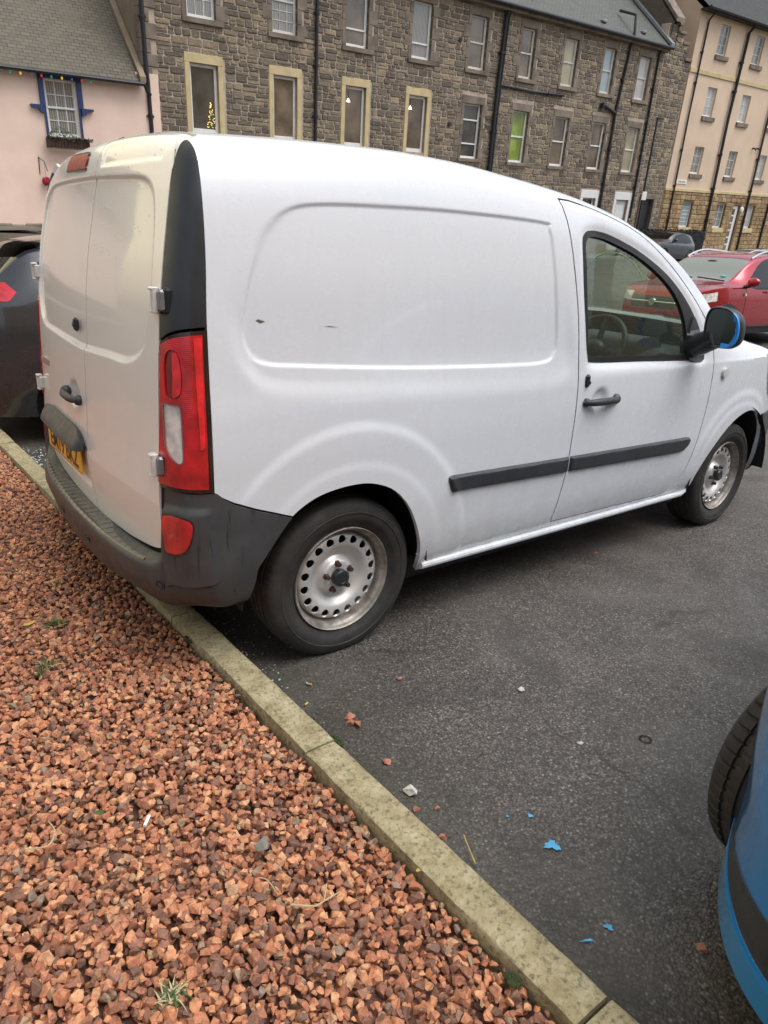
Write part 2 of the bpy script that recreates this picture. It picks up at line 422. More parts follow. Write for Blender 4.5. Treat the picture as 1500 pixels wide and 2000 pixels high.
def m_paint(name, col, rough=.3, coat=.6, drops=0.0, dirt=0.0, flake=False):
    m, nt, b = new_mat(name); c = coords(nt)
    n = noise(nt, c, 1.7, 5); base = ramp(nt, n, [(.3, tuple(x*.985 for x in col)), (.7, tuple(min(1, x*1.01) for x in col))])
    if dirt:
        sx = nd(nt, 'ShaderNodeSeparateXYZ'); nt.links.new(c, sx.inputs[0])
        low = math_(nt, 'MULTIPLY', math_(nt, 'SUBTRACT', .62, sx.outputs[2]), 2.4, clamp=True)
        g = math_(nt, 'MULTIPLY', low, rampv(nt, noise(nt, c, 9, 8, .7), [(.35, 0), (.75, 1)]))
        st = rampv(nt, noise(nt, coords(nt, 'Object', (9, 9, .9)), 2.5, 6, .65), [(.52, 0), (.78, .35)])
        base = mixc(nt, math_(nt, 'MULTIPLY', math_(nt, 'MAXIMUM', g, math_(nt, 'MULTIPLY', st, .35)), dirt), base, (.30, .26, .21))
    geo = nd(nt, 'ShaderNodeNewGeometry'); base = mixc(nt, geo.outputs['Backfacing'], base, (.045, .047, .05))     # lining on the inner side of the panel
    put(nt, b, Base_Color=base, Coat_Weight=coat, Coat_Roughness=.04, Roughness=rampv(nt, noise(nt, c, 14, 6, .7), [(.3, rough*.93), (.75, rough*1.1)]))
    if flake: put(nt, b, Metallic=.55)
    nb = bump(nt, noise(nt, c, 260, 2), .015, .002)
    if drops:
        v = voro(nt, c, 75, rnd=1.0); mask = rampv(nt, noise(nt, c, 3.5, 5, .6), [(.44, 0), (.60, 1)])
        sep = nd(nt, 'ShaderNodeSeparateXYZ'); nt.links.new(voro(nt, c, 75, out='Color'), sep.inputs[0])
        pick = math_(nt, 'GREATER_THAN', sep.outputs[0], .72)
        sz = nd(nt, 'ShaderNodeSeparateXYZ'); nt.links.new(c, sz.inputs[0]); mask = math_(nt, 'MULTIPLY', mask, rampv(nt, math_(nt, 'MULTIPLY', sz.outputs[2], .5), [(.60, .06), (.83, 1)]))
        d = math_(nt, 'MULTIPLY', math_(nt, 'MULTIPLY', math_(nt, 'SUBTRACT', .30, v, clamp=True), pick), mask)
        nb = bump(nt, d, drops, .02, nb)
    put(nt, b, Normal=nb, Coat_Normal=nb)
    return m
def m_plastic(name, col, rough=.55, drops=0.0, grain=900):
    m, nt, b = new_mat(name); c = coords(nt)
    wear = rampv(nt, noise(nt, c, 7, 8, .7), [(.35, 0), (.8, 1)])
    base = mixc(nt, math_(nt, 'MULTIPLY', wear, .5), col, tuple(min(1, x*1.9 + .012) for x in col))
    st = rampv(nt, noise(nt, coords(nt, 'Object', (55, 55, 5)), 1.0, 3, .5), [(.62, 0), (.70, 1)])
    if drops: base = mixc(nt, math_(nt, 'MULTIPLY', st, drops), base, tuple(x*.35 for x in col))
    put(nt, b, Base_Color=base, Roughness=rampv(nt, noise(nt, c, 25, 6, .7), [(.3, rough*.7), (.75, min(1, rough*1.3))]))
    put(nt, b, Normal=bump(nt, noise(nt, c, grain, 2), .08, .001))
    return m
def m_glass(name, tint=(.75, .85, .8), rough=.01, dark=.0):
    m = bpy.data.materials.new(name); m.use_nodes = True; nt = m.node_tree; nt.nodes.clear()
    t = nd(nt, 'ShaderNodeBsdfTransparent'); t.inputs[0].default_value = (*tint, 1)
    g = nd(nt, 'ShaderNodeBsdfGlossy'); g.inputs['Roughness'].default_value = rough
    lw = nd(nt, 'ShaderNodeLayerWeight'); fr = math_(nt, 'ADD', .055, math_(nt, 'MULTIPLY', math_(nt, 'POWER', lw.outputs['Facing'], 4.5), .93))     # same from either side of a thin pane
    mx = nd(nt, 'ShaderNodeMixShader'); o = nd(nt, 'ShaderNodeOutputMaterial')
    nt.links.new(fr, mx.inputs[0]); nt.links.new(t.outputs[0], mx.inputs[1]); nt.links.new(g.outputs[0], mx.inputs[2]); nt.links.new(mx.outputs[0], o.inputs[0])
    return m
def m_pane(name, col, rough=.05, fold=0.0):
    """window pane with what hangs close behind it (blind, curtain, dark room), reflections lifted into the colour"""
    m, nt, b = new_mat(name); c = coords(nt)
    n = noise(nt, c, 1.3, 4); base = ramp(nt, n, [(.35, tuple(x*.55 for x in col)), (.65, tuple(min(1, x*1.25) for x in col))])
    if fold:
        w = nd(nt, 'ShaderNodeTexWave'); w.inputs['Scale'].default_value = 5; w.inputs['Distortion'].default_value = 2.5; w.inputs['Detail'].default_value = 2
        nt.links.new(c, w.inputs[0]); base = mixc(nt, fold, base, mixc(nt, w.outputs['Fac'], tuple(x*.5 for x in col), tuple(min(1, x*1.5) for x in col)))
    put(nt, b, Base_Color=base, Roughness=rough, Normal=bump(nt, noise(nt, c, 2.5, 2), .05, .02))
    b.inputs['Specular IOR Level'].default_value = .9
    return m
M = {}
M['white'] = m_paint('white paint', (.69, .708, .732), .27, .5, dirt=.5)
M['white_rear'] = m_paint('wet white paint warm lit', (.78, .762, .728), .24, .7, drops=.8, dirt=.05)  # warm light reflected onto the rear is tinted into this copy of the white
M['plastic'] = m_plastic('dark grey plastic', (.028, .030, .033), .50, drops=.5)
M['trim'] = m_plastic('black trim', (.016, .019, .022), .38)
M['bumper'] = m_plastic('bumper plastic', (.040, .040, .041), .46, drops=.7)
M['black'] = simple('black', (.008, .008, .009), .7)
M['seal'] = simple('window seal', (.012, .012, .012), .5)
M['rubber'] = simple('tyre rubber', (.027, .024, .021), .75, var=.35, vs=14, bumpk=.2, bs=220)
M['drum'] = simple('brake drum', (.025, .02, .017), .8)
def _steel():
    m, nt, b = new_mat('wheel steel'); c = coords(nt)
    r = rampv(nt, noise(nt, c, 28, 8, .75), [(.62, 0), (.72, 1)]); r2 = rampv(nt, voro(nt, c, 60), [(.06, 1), (.16, 0)])
    r3 = math_(nt, 'MULTIPLY', r2, rampv(nt, noise(nt, c, 8, 3), [(.42, 0), (.6, 1)]))
    f = math_(nt, 'MAXIMUM', r, r3)
    put(nt, b, Base_Color=mixc(nt, f, ramp(nt, noise(nt, c, 6, 6, .6), [(.3, (.52, .50, .47)), (.7, (.68, .67, .65))]), (.12, .055, .03)), Metallic=math_(nt, 'SUBTRACT', .4, math_(nt, 'MULTIPLY', f, .4)), Roughness=rampv(nt, f, [(0, .38), (1, .85)]))
    return m
M['steel'] = _steel()
M['rimrust'] = simple('weathered rim flange', (.27, .24, .21), .5, metal=.4, var=.5, vs=22)
M['bolt'] = simple('rusty bolt', (.09, .055, .04), .6, metal=.6, var=.4, vs=60)
M['glass'] = m_glass('cab door glass', (.58, .70, .60))
def _soft(m, k, col):
    nt = m.node_tree; o = nt.nodes['Material Output']; old = o.inputs[0].links[0].from_socket; d = nd(nt, 'ShaderNodeBsdfDiffuse'); d.inputs[0].default_value = (*col, 1); mx = nd(nt, 'ShaderNodeMixShader'); mx.inputs[0].default_value = k
    nt.links.new(old, mx.inputs[1]); nt.links.new(d.outputs[0], mx.inputs[2]); nt.links.new(mx.outputs[0], o.inputs[0])
_soft(M['glass'], .05, (.40, .48, .40))
M['glass_clear'] = m_glass('windscreen glass', (.90, .95, .92))
M['glass_dark'] = m_glass('tinted glass', (.16, .2, .19))
def _lens(name, col, rough=.08, emi=0):
    m, nt, b = new_mat(name); c = coords(nt, 'Object', (1, 1, 1)); w = nd(nt, 'ShaderNodeTexWave'); w.inputs['Scale'].default_value = 55; w.bands_direction = 'Z'; w.inputs['Distortion'].default_value = .6
    nt.links.new(c, w.inputs[0])
    n = noise(nt, c, 16, 3); base = ramp(nt, n, [(.3, tuple(x*.6 for x in col)), (.7, tuple(min(1, x*1.3) for x in col))])
    put(nt, b, Base_Color=base, Roughness=.22, Coat_Weight=1.0, Coat_Roughness=.03, Normal=bump(nt, w.outputs['Fac'], .12, .003)); b.inputs['Specular IOR Level'].default_value = .6
    return m
M['lens_red'] = _lens('red lens', (.52, .008, .016)); M['lens_deep'] = _lens('deep red lens', (.20, .004, .008))
M['lens_clear'] = _lens('clear ribbed lens', (.74, .72, .68)); M['lens_bright'] = _lens('bright red lens', (.85, .02, .03))
M['lens_black'] = simple('lamp surround', (.018, .008, .010), .12, coat=1.0)
def _haze():
    m = m_glass('wet dusty glass with sky sheen', (.55, .6, .56)); nt = m.node_tree; o = nt.nodes['Material Output']; old = o.inputs[0].links[0].from_socket
    d = nd(nt, 'ShaderNodeBsdfDiffuse'); d.inputs[0].default_value = (.42, .46, .43, 1); mx = nd(nt, 'ShaderNodeMixShader'); mx.inputs[0].default_value = .5  # pale diffuse stands in for reflected sky, along with dust and wet
    nt.links.new(old, mx.inputs[1]); nt.links.new(d.outputs[0], mx.inputs[2]); nt.links.new(mx.outputs[0], o.inputs[0]); return m
M['glass_haze'] = _haze()
M['wet_sheen_plastic'] = m_plastic('wet ribbed plastic sheen tint', (.075, .070, .062), .14, drops=.8)  # warm sky sheen on the step is lightened into its base colour
M['chrome'] = simple('chrome', (.75, .75, .75), .12, metal=1.0)
M['mirror'] = simple('mirror glass', (.55, .6, .62), .02, metal=1.0, var=.02)
M['tape'] = simple('blue tape', (.03, .28, .75), .5, var=.25, vs=40, bumpk=.3, bs=120)
M['plate'] = simple('yellow plate', (.78, .42, .02), .35, var=.08)
M['ink'] = simple('black lettering', (.012, .012, .012), .4)
M['seat'] = simple('seat cloth', (.03, .032, .036), .9, var=.3, bumpk=.3, bs=300)
M['dash'] = simple('dashboard', (.035, .04, .042), .6, var=.2)
M['hinge'] = simple('painted hinge', (.62, .61, .58), .35, var=.12, vs=40, coat=.3)
M['hinge_grey'] = simple('bare hinge leaf', (.25, .25, .25), .4, metal=.6, var=.2, vs=40)
M['paper'] = simple('paper', (.8, .8, .76), .8, var=.05)
# setting
def _asphalt():
    m, nt, b = new_mat('asphalt'); c = coords(nt)
    v1 = nd(nt, 'ShaderNodeTexVoronoi'); v1.inputs['Scale'].default_value = 135; nt.links.new(c, v1.inputs['Vector'])
    v2 = nd(nt, 'ShaderNodeTexVoronoi'); v2.inputs['Scale'].default_value = 300; nt.links.new(c, v2.inputs['Vector'])
    big = noise(nt, c, .55, 5, .6); mid = noise(nt, c, 4.5, 5, .6)
    s1 = nd(nt, 'ShaderNodeSeparateXYZ'); nt.links.new(v1.outputs['Color'], s1.inputs[0]); s2 = nd(nt, 'ShaderNodeSeparateXYZ'); nt.links.new(v2.outputs['Color'], s2.inputs[0])
    chip = ramp(nt, s1.outputs[0], [(0, (.066, .056, .046)), (.35, (.125, .108, .090)), (.7, (.190, .167, .141)), (.93, (.27, .243, .208)), (1, (.50, .46, .40))])
    chip2 = ramp(nt, s2.outputs[1], [(0, (.035, .030, .026)), (.6, (.085, .074, .063)), (.97, (.16, .145, .125)), (1, (.42, .40, .36))])
    base = mixc(nt, .30, chip, chip2); gap = rampv(nt, v1.outputs['Distance'], [(.38, 0), (.68, 1)])
    base = mixc(nt, math_(nt, 'MULTIPLY', gap, .7), base, (.020, .017, .014))
    base = mixc(nt, math_(nt, 'MULTIPLY', rampv(nt, big, [(.35, 0), (.7, 1)]), .3), base, (.036, .030, .024))
    base = mixc(nt, rampv(nt, mid, [(.3, .38), (.65, 0)]), base, (.030, .025, .021))
    sx = nd(nt, 'ShaderNodeSeparateXYZ'); nt.links.new(c, sx.inputs[0])
    kd = math_(nt, 'SUBTRACT', sx.outputs[0], math_(nt, 'ADD', .26, math_(nt, 'MULTIPLY', sx.outputs[1], -.034)))     # metres from the kerb
    near = math_(nt, 'SUBTRACT', 1.0, math_(nt, 'MULTIPLY', kd, 3.2), clamp=True)
    moss = math_(nt, 'MULTIPLY', near, rampv(nt, noise(nt, c, 7, 6, .7), [(.45, 0), (.62, 1)]))
    base = mixc(nt, math_(nt, 'MULTIPLY', moss, .8), base, (.030, .036, .012))
    edge = math_(nt, 'SUBTRACT', 1.0, math_(nt, 'MULTIPLY', kd, 1.6), clamp=True)
    base = mixc(nt, math_(nt, 'MULTIPLY', edge, .5), base, (.030, .025, .019))
    stain = math_(nt, 'MULTIPLY', rampv(nt, noise(nt, c, 1.9, 3, .5, .8), [(.57, 0), (.66, 1)]), .38)
    base = mixc(nt, stain, base, (.028, .024, .020)); base = mixc(nt, rampv(nt, noise(nt, c, 1.1, 4, .6, .5), [(.50, 0), (.72, .35)]), base, (.19, .172, .15))
    vc = nd(nt, 'ShaderNodeTexVoronoi'); vc.feature = 'DISTANCE_TO_EDGE'; vc.inputs['Scale'].default_value = .55; wc = nd(nt, 'ShaderNodeVectorMath'); wc.operation = 'ADD'; nz = nd(nt, 'ShaderNodeTexNoise'); nz.inputs['Scale'].default_value = 3.0; nz.inputs['Detail'].default_value = 6
    nt.links.new(c, nz.inputs['Vector']); sc_ = nd(nt, 'ShaderNodeVectorMath'); sc_.operation = 'SCALE'; sc_.inputs['Scale'].default_value = .35; nt.links.new(nz.outputs['Color'], sc_.inputs[0]); nt.links.new(c, wc.inputs[0]); nt.links.new(sc_.outputs[0], wc.inputs[1]); nt.links.new(wc.outputs[0], vc.inputs['Vector'])
    crack = math_(nt, 'MULTIPLY', rampv(nt, vc.outputs['Distance'], [(.002, 1), (.007, 0)]), rampv(nt, noise(nt, c, 1.3, 2), [(.50, 0), (.6, .55)]))
    base = mixc(nt, crack, base, (.018, .015, .013))
    wet = rampv(nt, noise(nt, c, .8, 4, .55), [(.40, 1), (.62, 0)])
    put(nt, b, Base_Color=base, Roughness=math_(nt, 'SUBTRACT', .72, math_(nt, 'MULTIPLY', wet, .30)))
    b.inputs['Specular IOR Level'].default_value = .5
    h = math_(nt, 'SUBTRACT', 1.0, v1.outputs['Distance'])
    nb = bump(nt, math_(nt, 'ADD', h, math_(nt, 'MULTIPLY', s1.outputs[1], .8)), .5, .004); nb = bump(nt, s2.outputs[2], .35, .002, nb)
    put(nt, b, Normal=nb); return m
M['asphalt'] = _asphalt()
def _kerb():
    m, nt, b = new_mat('mossy concrete'); c = coords(nt)
    n1 = noise(nt, c, 17, 9, .74); n2 = noise(nt, c, 70, 6, .7); v = voro(nt, c, 140)
    base = ramp(nt, n1, [(.28, (.17, .132, .070)), (.45, (.285, .235, .128)), (.6, (.38, .325, .20)), (.78, (.50, .445, .32))])
    base = mixc(nt, rampv(nt, n2, [(.5, 0), (.66, .75)]), base, (.045, .045, .020))
    base = mixc(nt, rampv(nt, noise(nt, c, 40, 7, .7), [(.60, 0), (.74, .55)]), base, (.40, .37, .27))
    put(nt, b, Base_Color=base, Roughness=.85, Normal=bump(nt, math_(nt, 'ADD', n2, math_(nt, 'MULTIPLY', v, .6)), .55, .004)); return m
M['kerb'] = _kerb()
def _gravel():
    m, nt, b = new_mat('red granite chips'); g = nd(nt, 'ShaderNodeNewGeometry'); c = coords(nt)
    base = ramp(nt, g.outputs['Random Per Island'], [(0, (.15, .082, .055)), (.14, (.22, .102, .064)), (.30, (.34, .135, .075)), (.52, (.50, .190, .092)), (.74, (.62, .265, .128)), (.90, (.70, .36, .18)), (.96, (.42, .26, .15)), (1, (.22, .17, .13))])
    base = mixc(nt, rampv(nt, noise(nt, c, 85, 5, .7), [(.35, .55), (.62, 0)]), base, (.075, .036, .026))
    base = mixc(nt, rampv(nt, noise(nt, c, 55, 4, .6), [(.58, 0), (.74, .45)]), base, (.50, .30, .18))
    put(nt, b, Base_Color=base, Roughness=.68, Normal=bump(nt, noise(nt, c, 170, 4, .6), .35, .003)); return m
M['gravel'] = _gravel()
M['soil'] = simple('soil', (.10, .045, .028), .95, var=.4, vs=30, bumpk=.6, bs=90)
M['pavement'] = simple('paving', (.20, .19, .17), .85, var=.2, vs=3, bumpk=.3)
def _stone(name, cols, tint=(.06, .05, .045), bs=14):
    m, nt, b = new_mat(name); g = nd(nt, 'ShaderNodeNewGeometry'); c = coords(nt)
    base = ramp(nt, g.outputs['Random Per Island'], cols)
    base = mixc(nt, rampv(nt, noise(nt, c, 1.1, 5, .6), [(.40, 0), (.66, .55)]), base, tint)
    base = mixc(nt, rampv(nt, noise(nt, c, bs, 6, .7), [(.35, .45), (.62, 0)]), base, tuple(x*.45 for x in tint))
    put(nt, b, Base_Color=base, Roughness=.92, Normal=bump(nt, noise(nt, c, bs*1.2, 6, .7), .8, .05)); return m
M['rubble'] = _stone('whinstone rubble', [(0, (.120, .099, .077)), (.35, (.205, .166, .122)), (.62, (.28, .224, .158)), (.85, (.36, .28, .187)), (1, (.44, .338, .215))], (.175, .14, .10))
M['rubble_gable'] = _stone('gable rubble', [(0, (.10, .08, .065)), (.5, (.16, .13, .10)), (.8, (.22, .18, .13)), (1, (.42, .33, .2))], (.08, .065, .05))
M['mortar'] = simple('pink lime mortar', (.42, .34, .26), .95, var=.25, vs=2.5, bumpk=.4, bs=30)
M['dressed'] = simple('weathered dressed stone', (.19, .152, .115), .9, var=.4, vs=2.2, bumpk=.4, bs=25)
M['buff'] = simple('new yellow sandstone', (.54, .43, .23), .85, var=.14, vs=3, bumpk=.2, bs=40)
M['sand_block'] = _stone('buff sandstone block', [(0, (.32, .215, .105)), (.4, (.40, .27, .135)), (.75, (.47, .33, .17)), (1, (.53, .39, .22))], (.26, .165, .08), 9)
M['sand_joint'] = simple('sandstone joint', (.17, .115, .062), .95, var=.2)
M['harl'] = simple('peach render', (.64, .485, .345), .92, var=.10, vs=.7, bumpk=.5, bs=28)
M['harl_brown'] = simple('brown harling', (.23, .175, .115), .95, var=.25, vs=1.5, bumpk=.7, bs=30)
M['pink'] = simple('pink limewash', (.81, .60, .485), .9, var=.07, vs=1.2, bumpk=.25, bs=20)
M['blue_trim'] = simple('navy painted stone', (.022, .045, .135), .5, var=.15)
M['upvc'] = simple('white window frame', (.74, .73, .69), .4, var=.06, vs=5)
M['upvc_old'] = simple('old white paint', (.62, .60, .54), .55, var=.15, vs=6)
M['pipe'] = simple('black cast iron', (.016, .016, .018), .45, var=.3)
M['lead'] = simple('lead', (.20, .21, .22), .6, var=.2)
def _slate(name, a, b2, ang):
    m, nt, b = new_mat(name); c = coords(nt); mp = nd(nt, 'ShaderNodeMapping'); mp.inputs['Rotation'].default_value = (-math.radians(ang), 0, 0); nt.links.new(c, mp.inputs[0])
    br = nd(nt, 'ShaderNodeTexBrick'); nt.links.new(mp.outputs[0], br.inputs[0]); br.inputs['Scale'].default_value = 1.0
    br.inputs['Brick Width'].default_value = .23; br.inputs['Row Height'].default_value = .125; br.inputs['Mortar Size'].default_value = .010; br.inputs['Mortar Smooth'].default_value = .2; br.inputs['Bias'].default_value = 0
    br.inputs['Color1'].default_value = (*a, 1); br.inputs['Color2'].default_value = (*b2, 1); br.inputs['Mortar'].default_value = (.012, .012, .011, 1)
    moss = rampv(nt, noise(nt, c, 1.6, 7, .65), [(.42, 0), (.7, .75)])
    put(nt, b, Base_Color=mixc(nt, moss, br.outputs[0], tuple((x + y)*.45 for x, y in zip(a, (.10, .095, .06)))), Roughness=.72, Normal=bump(nt, br.outputs['Fac'], -.6, .02)); return m
M['slate_warm'] = _slate('mossy brown slate', (.125, .102, .068), (.082, .068, .048), 45.4)
M['slate'] = _slate('grey green slate', (.070, .075, .068), (.105, .108, .095), 38.7)
M['slate_dark'] = simple('dark roof felt', (.030, .031, .028), .85, var=.3, vs=4, bumpk=.5, bs=30)
M['p_dark'] = m_pane('dark room and sheen pane', (.085, .078, .066)); M['p_brown'] = m_pane('brown room and sheen pane', (.165, .125, .088)); M['p_grey'] = m_pane('grey curtain pane', (.24, .23, .21), fold=.8)  # room tones raised to stand in for reflected sky and buildings
M['p_green'] = m_pane('lime blind pane', (.25, .33, .06)); M['p_net'] = m_pane('net curtain pane', (.46, .45, .42), fold=.6); M['p_blue'] = m_pane('pale blue curtain pane', (.30, .37, .38), fold=.7); M['p_cream'] = m_pane('cream blind pane', (.38, .33, .22), fold=.4)
M['p_beige'] = m_pane('net and room pane', (.20, .21, .19), fold=.5)
M['leaf'] = simple('green leaf', (.050, .085, .022), .7, var=.4, vs=30); M['dry'] = simple('dry straw', (.42, .34, .20), .8, var=.2, vs=40); M['yleaf'] = simple('yellow leaf', (.45, .30, .07), .6, var=.25, vs=40)
M['redflower'] = simple('red petals', (.36, .015, .025), .7, var=.3, vs=40); M['basket'] = simple('coir basket', (.085, .045, .028), .95, var=.35, vs=20)
M['whitestone'] = simple('pale stone', (.52, .49, .44), .85, var=.3, vs=50, bumpk=.6, bs=120); M['redchip'] = simple('red chip', (.36, .14, .085), .7, var=.3, vs=60, bumpk=.4, bs=150)
M['bluepaint'] = simple('blue flaked paint', (.08, .36, .62), .5, var=.2, vs=60)
M['shard'] = simple('broken glass', (.45, .52, .5), .08, var=.2, spec=1.0)
def _bulb(name, col, e):
    m, nt, b = new_mat(name); put(nt, b, Base_Color=col, Roughness=.2, Emission_Color=col); b.inputs['Emission Strength'].default_value = e; return m
M['bulb_red'] = _bulb('red bulb', (.55, .06, .05), .35); M['bulb_green'] = _bulb('green bulb', (.05, .32, .16), .25); M['bulb_yellow'] = _bulb('yellow bulb', (.7, .45, .06), .5); M['bulb_blue'] = _bulb('blue bulb', (.06, .14, .35), .2)
M['fairy'] = _bulb('warm fairy light', (1, .62, .22), 3.0); M['lampglow'] = _bulb('lit lamp shade', (1, .92, .75), 1.6)

M['basketleaf'] = simple('fresh basket leaf', (.085, .125, .045), .7, var=.5, vs=14)
M['sand_plain'] = simple('buff sandstone', (.40, .28, .145), .9, var=.25, vs=3, bumpk=.5, bs=12)

M['lens_brake'] = simple('brake lens', (.30, .012, .012), .35, var=.4, vs=40)
M['lipblue'] = m_paint('light blue lip paint', (.022, .22, .50), .2, 1.0)
# ---------------------------------------------------------------- ground, kerb, gravel
def ground_z(x, y):
    x = np.asarray(x, float); y = np.asarray(y, float)
    z2 = (.80 - .45*(np.maximum(y, 0) - 5)/16 + .046*np.maximum(x, -5) - .073*(20.9 - np.maximum(y, -5))) / .996
    return .12 * np.logaddexp(0, (z2 - .10)/.12) * (1 - 0)
def gz(x, y): return float(ground_z(x, y))
gx = np.concatenate([np.linspace(-150, -12, 12), np.linspace(-10, 60, 71), np.linspace(64, 240, 14)]); gy = np.concatenate([np.linspace(-150, -10, 12), np.linspace(-8, 45, 54), np.linspace(50, 240, 14)])
GX, GY = np.meshgrid(gx, gy, indexing='ij')
mb = MB(); mb.grid(np.stack([GX, GY, ground_z(np.clip(GX, -150, 60), np.clip(GY, -150, 40))], -1))
setp(mb.build('ground', M['asphalt'], smooth=60), kind='structure')
def kerb_x(y): return .34 - .034*(y + 2.35)                    # road edge of the kerb
rnd = random.Random(5); rng = np.random.default_rng(5)
mb = MB(); y = -1.395 - .955*7
while y < 8.5:
    y0, y1 = y + .005, y + .950; n = 20; j = rnd.uniform(-.002, .002); jx = rnd.uniform(-.003, .003); P = []
    for i in range(n + 1):
        yy = y0 + (y1 - y0)*i/n; xr = kerb_x(yy) + jx; e = .004 if i in (0, n) else rnd.choice((0, 0, 0, 0, .0015))
        w = lambda: rnd.uniform(-.0012, .0012)
        P.append([(xr - .102, yy, -.02), (xr - .102 + w(), yy, .072 + j), (xr - .101 + w(), yy, .097 + j - e), (xr - .095 + w(), yy, .101 + j - e), (xr - .05, yy, .1025 + j - e + w()), (xr - .008 + w(), yy, .1015 + j - e), (xr - .002 + w(), yy, .097 + j - e), (xr + w(), yy, .07), (xr, yy, -.02)])
    mb.grid(P, flip=True)
    for q, fl in ((P[0], 0), (P[-1], 1)): mb.add(q, [tuple(range(9)) if not fl else tuple(range(9))[::-1]])
    y += .955
setp(mb.build('kerb', M['kerb'], smooth=50), kind='structure')
mb = MB(); Y = np.linspace(-9, 8.5, 90); P = [[(x if k else float(kerb_x(yy)) - .10, yy, .034) for k, x in enumerate((0, -.3, -.8, -1.6, -4, -14))] for yy in Y]
mb.grid(P); setp(mb.build('gravel_bed', M['soil'], smooth=0), kind='structure')
# stones: one uncountable mass
def stone_shapes(n, rg):
    out = []
    for _ in range(n):
        bm = bmesh.new(); k = rg.integers(11, 17); p = rg.normal(size=(k, 3)); p /= np.linalg.norm(p, axis=1)[:, None]; p *= rg.uniform(.86, 1.12, (k, 1)) * np.array([1.12, .95, .80])
        for q in p: bm.verts.new(q)
        r = bmesh.ops.convex_hull(bm, input=bm.verts); bmesh.ops.delete(bm, geom=[g for g in r['geom_interior'] if isinstance(g, bmesh.types.BMVert)], context='VERTS')
        bmesh.ops.dissolve_limit(bm, angle_limit=.30, verts=bm.verts, edges=bm.edges); bm.verts.index_update()
        out.append((np.array([v.co[:] for v in bm.verts]), [[v.index for v in f.verts] for f in bm.faces])); bm.free()
    return out
shapes = stone_shapes(22, rng)
def rotm(a, b, c):
    ca, sa, cb, sb, cc, s2 = math.cos(a), math.sin(a), math.cos(b), math.sin(b), math.cos(c), math.sin(c)
    return np.array([[ca, -sa, 0], [sa, ca, 0], [0, 0, 1]]) @ np.array([[cb, 0, sb], [0, 1, 0], [-sb, 0, cb]]) @ np.array([[1, 0, 0], [0, cc, -s2], [0, s2, cc]])
WEEDS = [(-.192, -.224), (-.30, -.51), (-.365, -1.841), (.16, -.62)]
mb = MB(); step = .0168
for iy in range(int(9.4/step)):
    yy = -5.2 + iy*step
    xe = kerb_x(yy) - .108
    for ix in range(int(2.3/step)):
        xx = xe - ix*step
        view = xx > -1.05 and -2.75 < yy < 3.2
        if not view and rnd.random() > .22: continue
        sz = rnd.choice((.0070, .0090, .0103, .0115, .013, .0160)) * rnd.uniform(.85, 1.15)
        if not view: sz *= 1.7
        px = xx + rnd.uniform(-1, 1)*step*.75; py = yy + rnd.uniform(-1, 1)*step*.75
        if px > kerb_x(py) - .104 - sz*.8: continue
        lump = .006*math.sin(px*9 + 2*math.sin(py*4)) + .005*math.sin(py*13 + px*5)
        for lay in ((0, 1) if view else (1,)):
            V, F = shapes[rnd.randrange(22)]
            p = V @ rotm(rnd.uniform(0, 6.28), rnd.uniform(-.7, .7), rnd.uniform(-.7, .7)).T * sz + (px, py, .060 + lump + rnd.uniform(-.003, .010)) if lay else V @ rotm(rnd.uniform(0, 6.28), .3, -.2).T * sz + (px + rnd.uniform(-1, 1)*step, min(py, yy + .02) + rnd.uniform(-1, 1)*step, .045 + lump)
            mb.add(p, F)
setp(mb.build('gravel', M['gravel'], smooth=0), 'bed of angular red granite chips on the near side of the kerb', 'gravel', kind='stuff')
# ---------------------------------------------------------------- buildings across the street
BH = Vector((.998877, .006235, .046958)); BU = Vector((-.046382, -.07271, .996274)); BY = BU.cross(BH)
BF = Matrix(((BH.x, BY.x, BU.x, 0), (BH.y, BY.y, BU.y, 20.9), (BH.z, BY.z, BU.z, 0), (0, 0, 0, 1)))   # facade frame: s along, y back, h up
class Bld:
    def __init__(s, name, label, cat, s0, h0=.4, y0=0.0, F=None):
        s.T = Matrix.Translation((s0, y0, h0)); s.I = s.T.inverted(); s.o = thing(name, label, cat, (BF if F is None else F) @ s.T)
    def put(s, mb, name, mats, smooth=0, parent=None):
        if parent is None: return mb.build(name, mats, s.o, smooth, s.I.copy())
        return mb.build(name, mats, parent, smooth)
def cells(s0, s1, h0, h1, holes):
    S = sorted({s0, s1, *[v for q in holes for v in q[:2] if s0 < v < s1]}); Hh = sorted({h0, h1, *[v for q in holes for v in q[2:] if h0 < v < h1]})
    for a, b in zip(S, S[1:]):
        for c, d in zip(Hh, Hh[1:]):
            m, n = (a + b)/2, (c + d)/2
            if not any(q[0] < m < q[1] and q[2] < n < q[3] for q in holes): yield a, b, c, d
def wall(mb, s0, s1, h0, h1, holes, y=0.0, mi=0):
    for a, b, c, d in cells(s0, s1, h0, h1, holes): mb.add([(a, y, c), (b, y, c), (b, y, d), (a, y, d)], [(0, 1, 2, 3)], mi)
    for a, b, c, d in holes:                                        # reveals
        mb.add([(a, y, c), (b, y, c), (b, y, d), (a, y, d), (a, y+.25, c), (b, y+.25, c), (b, y+.25, d), (a, y+.25, d)], [(0, 4, 5, 1), (1, 5, 6, 2), (2, 6, 7, 3), (3, 7, 4, 0)], mi)
def shell(mb, s0, s1, h0, h1, y0, y1, mi=0):
    mb.add([(s0, y0, h0), (s1, y0, h0), (s1, y1, h0), (s0, y1, h0), (s0, y0, h1), (s1, y0, h1), (s1, y1, h1), (s0, y1, h1)], [(0, 4, 7, 3), (1, 2, 6, 5), (3, 7, 6, 2), (4, 5, 6, 7)], mi)
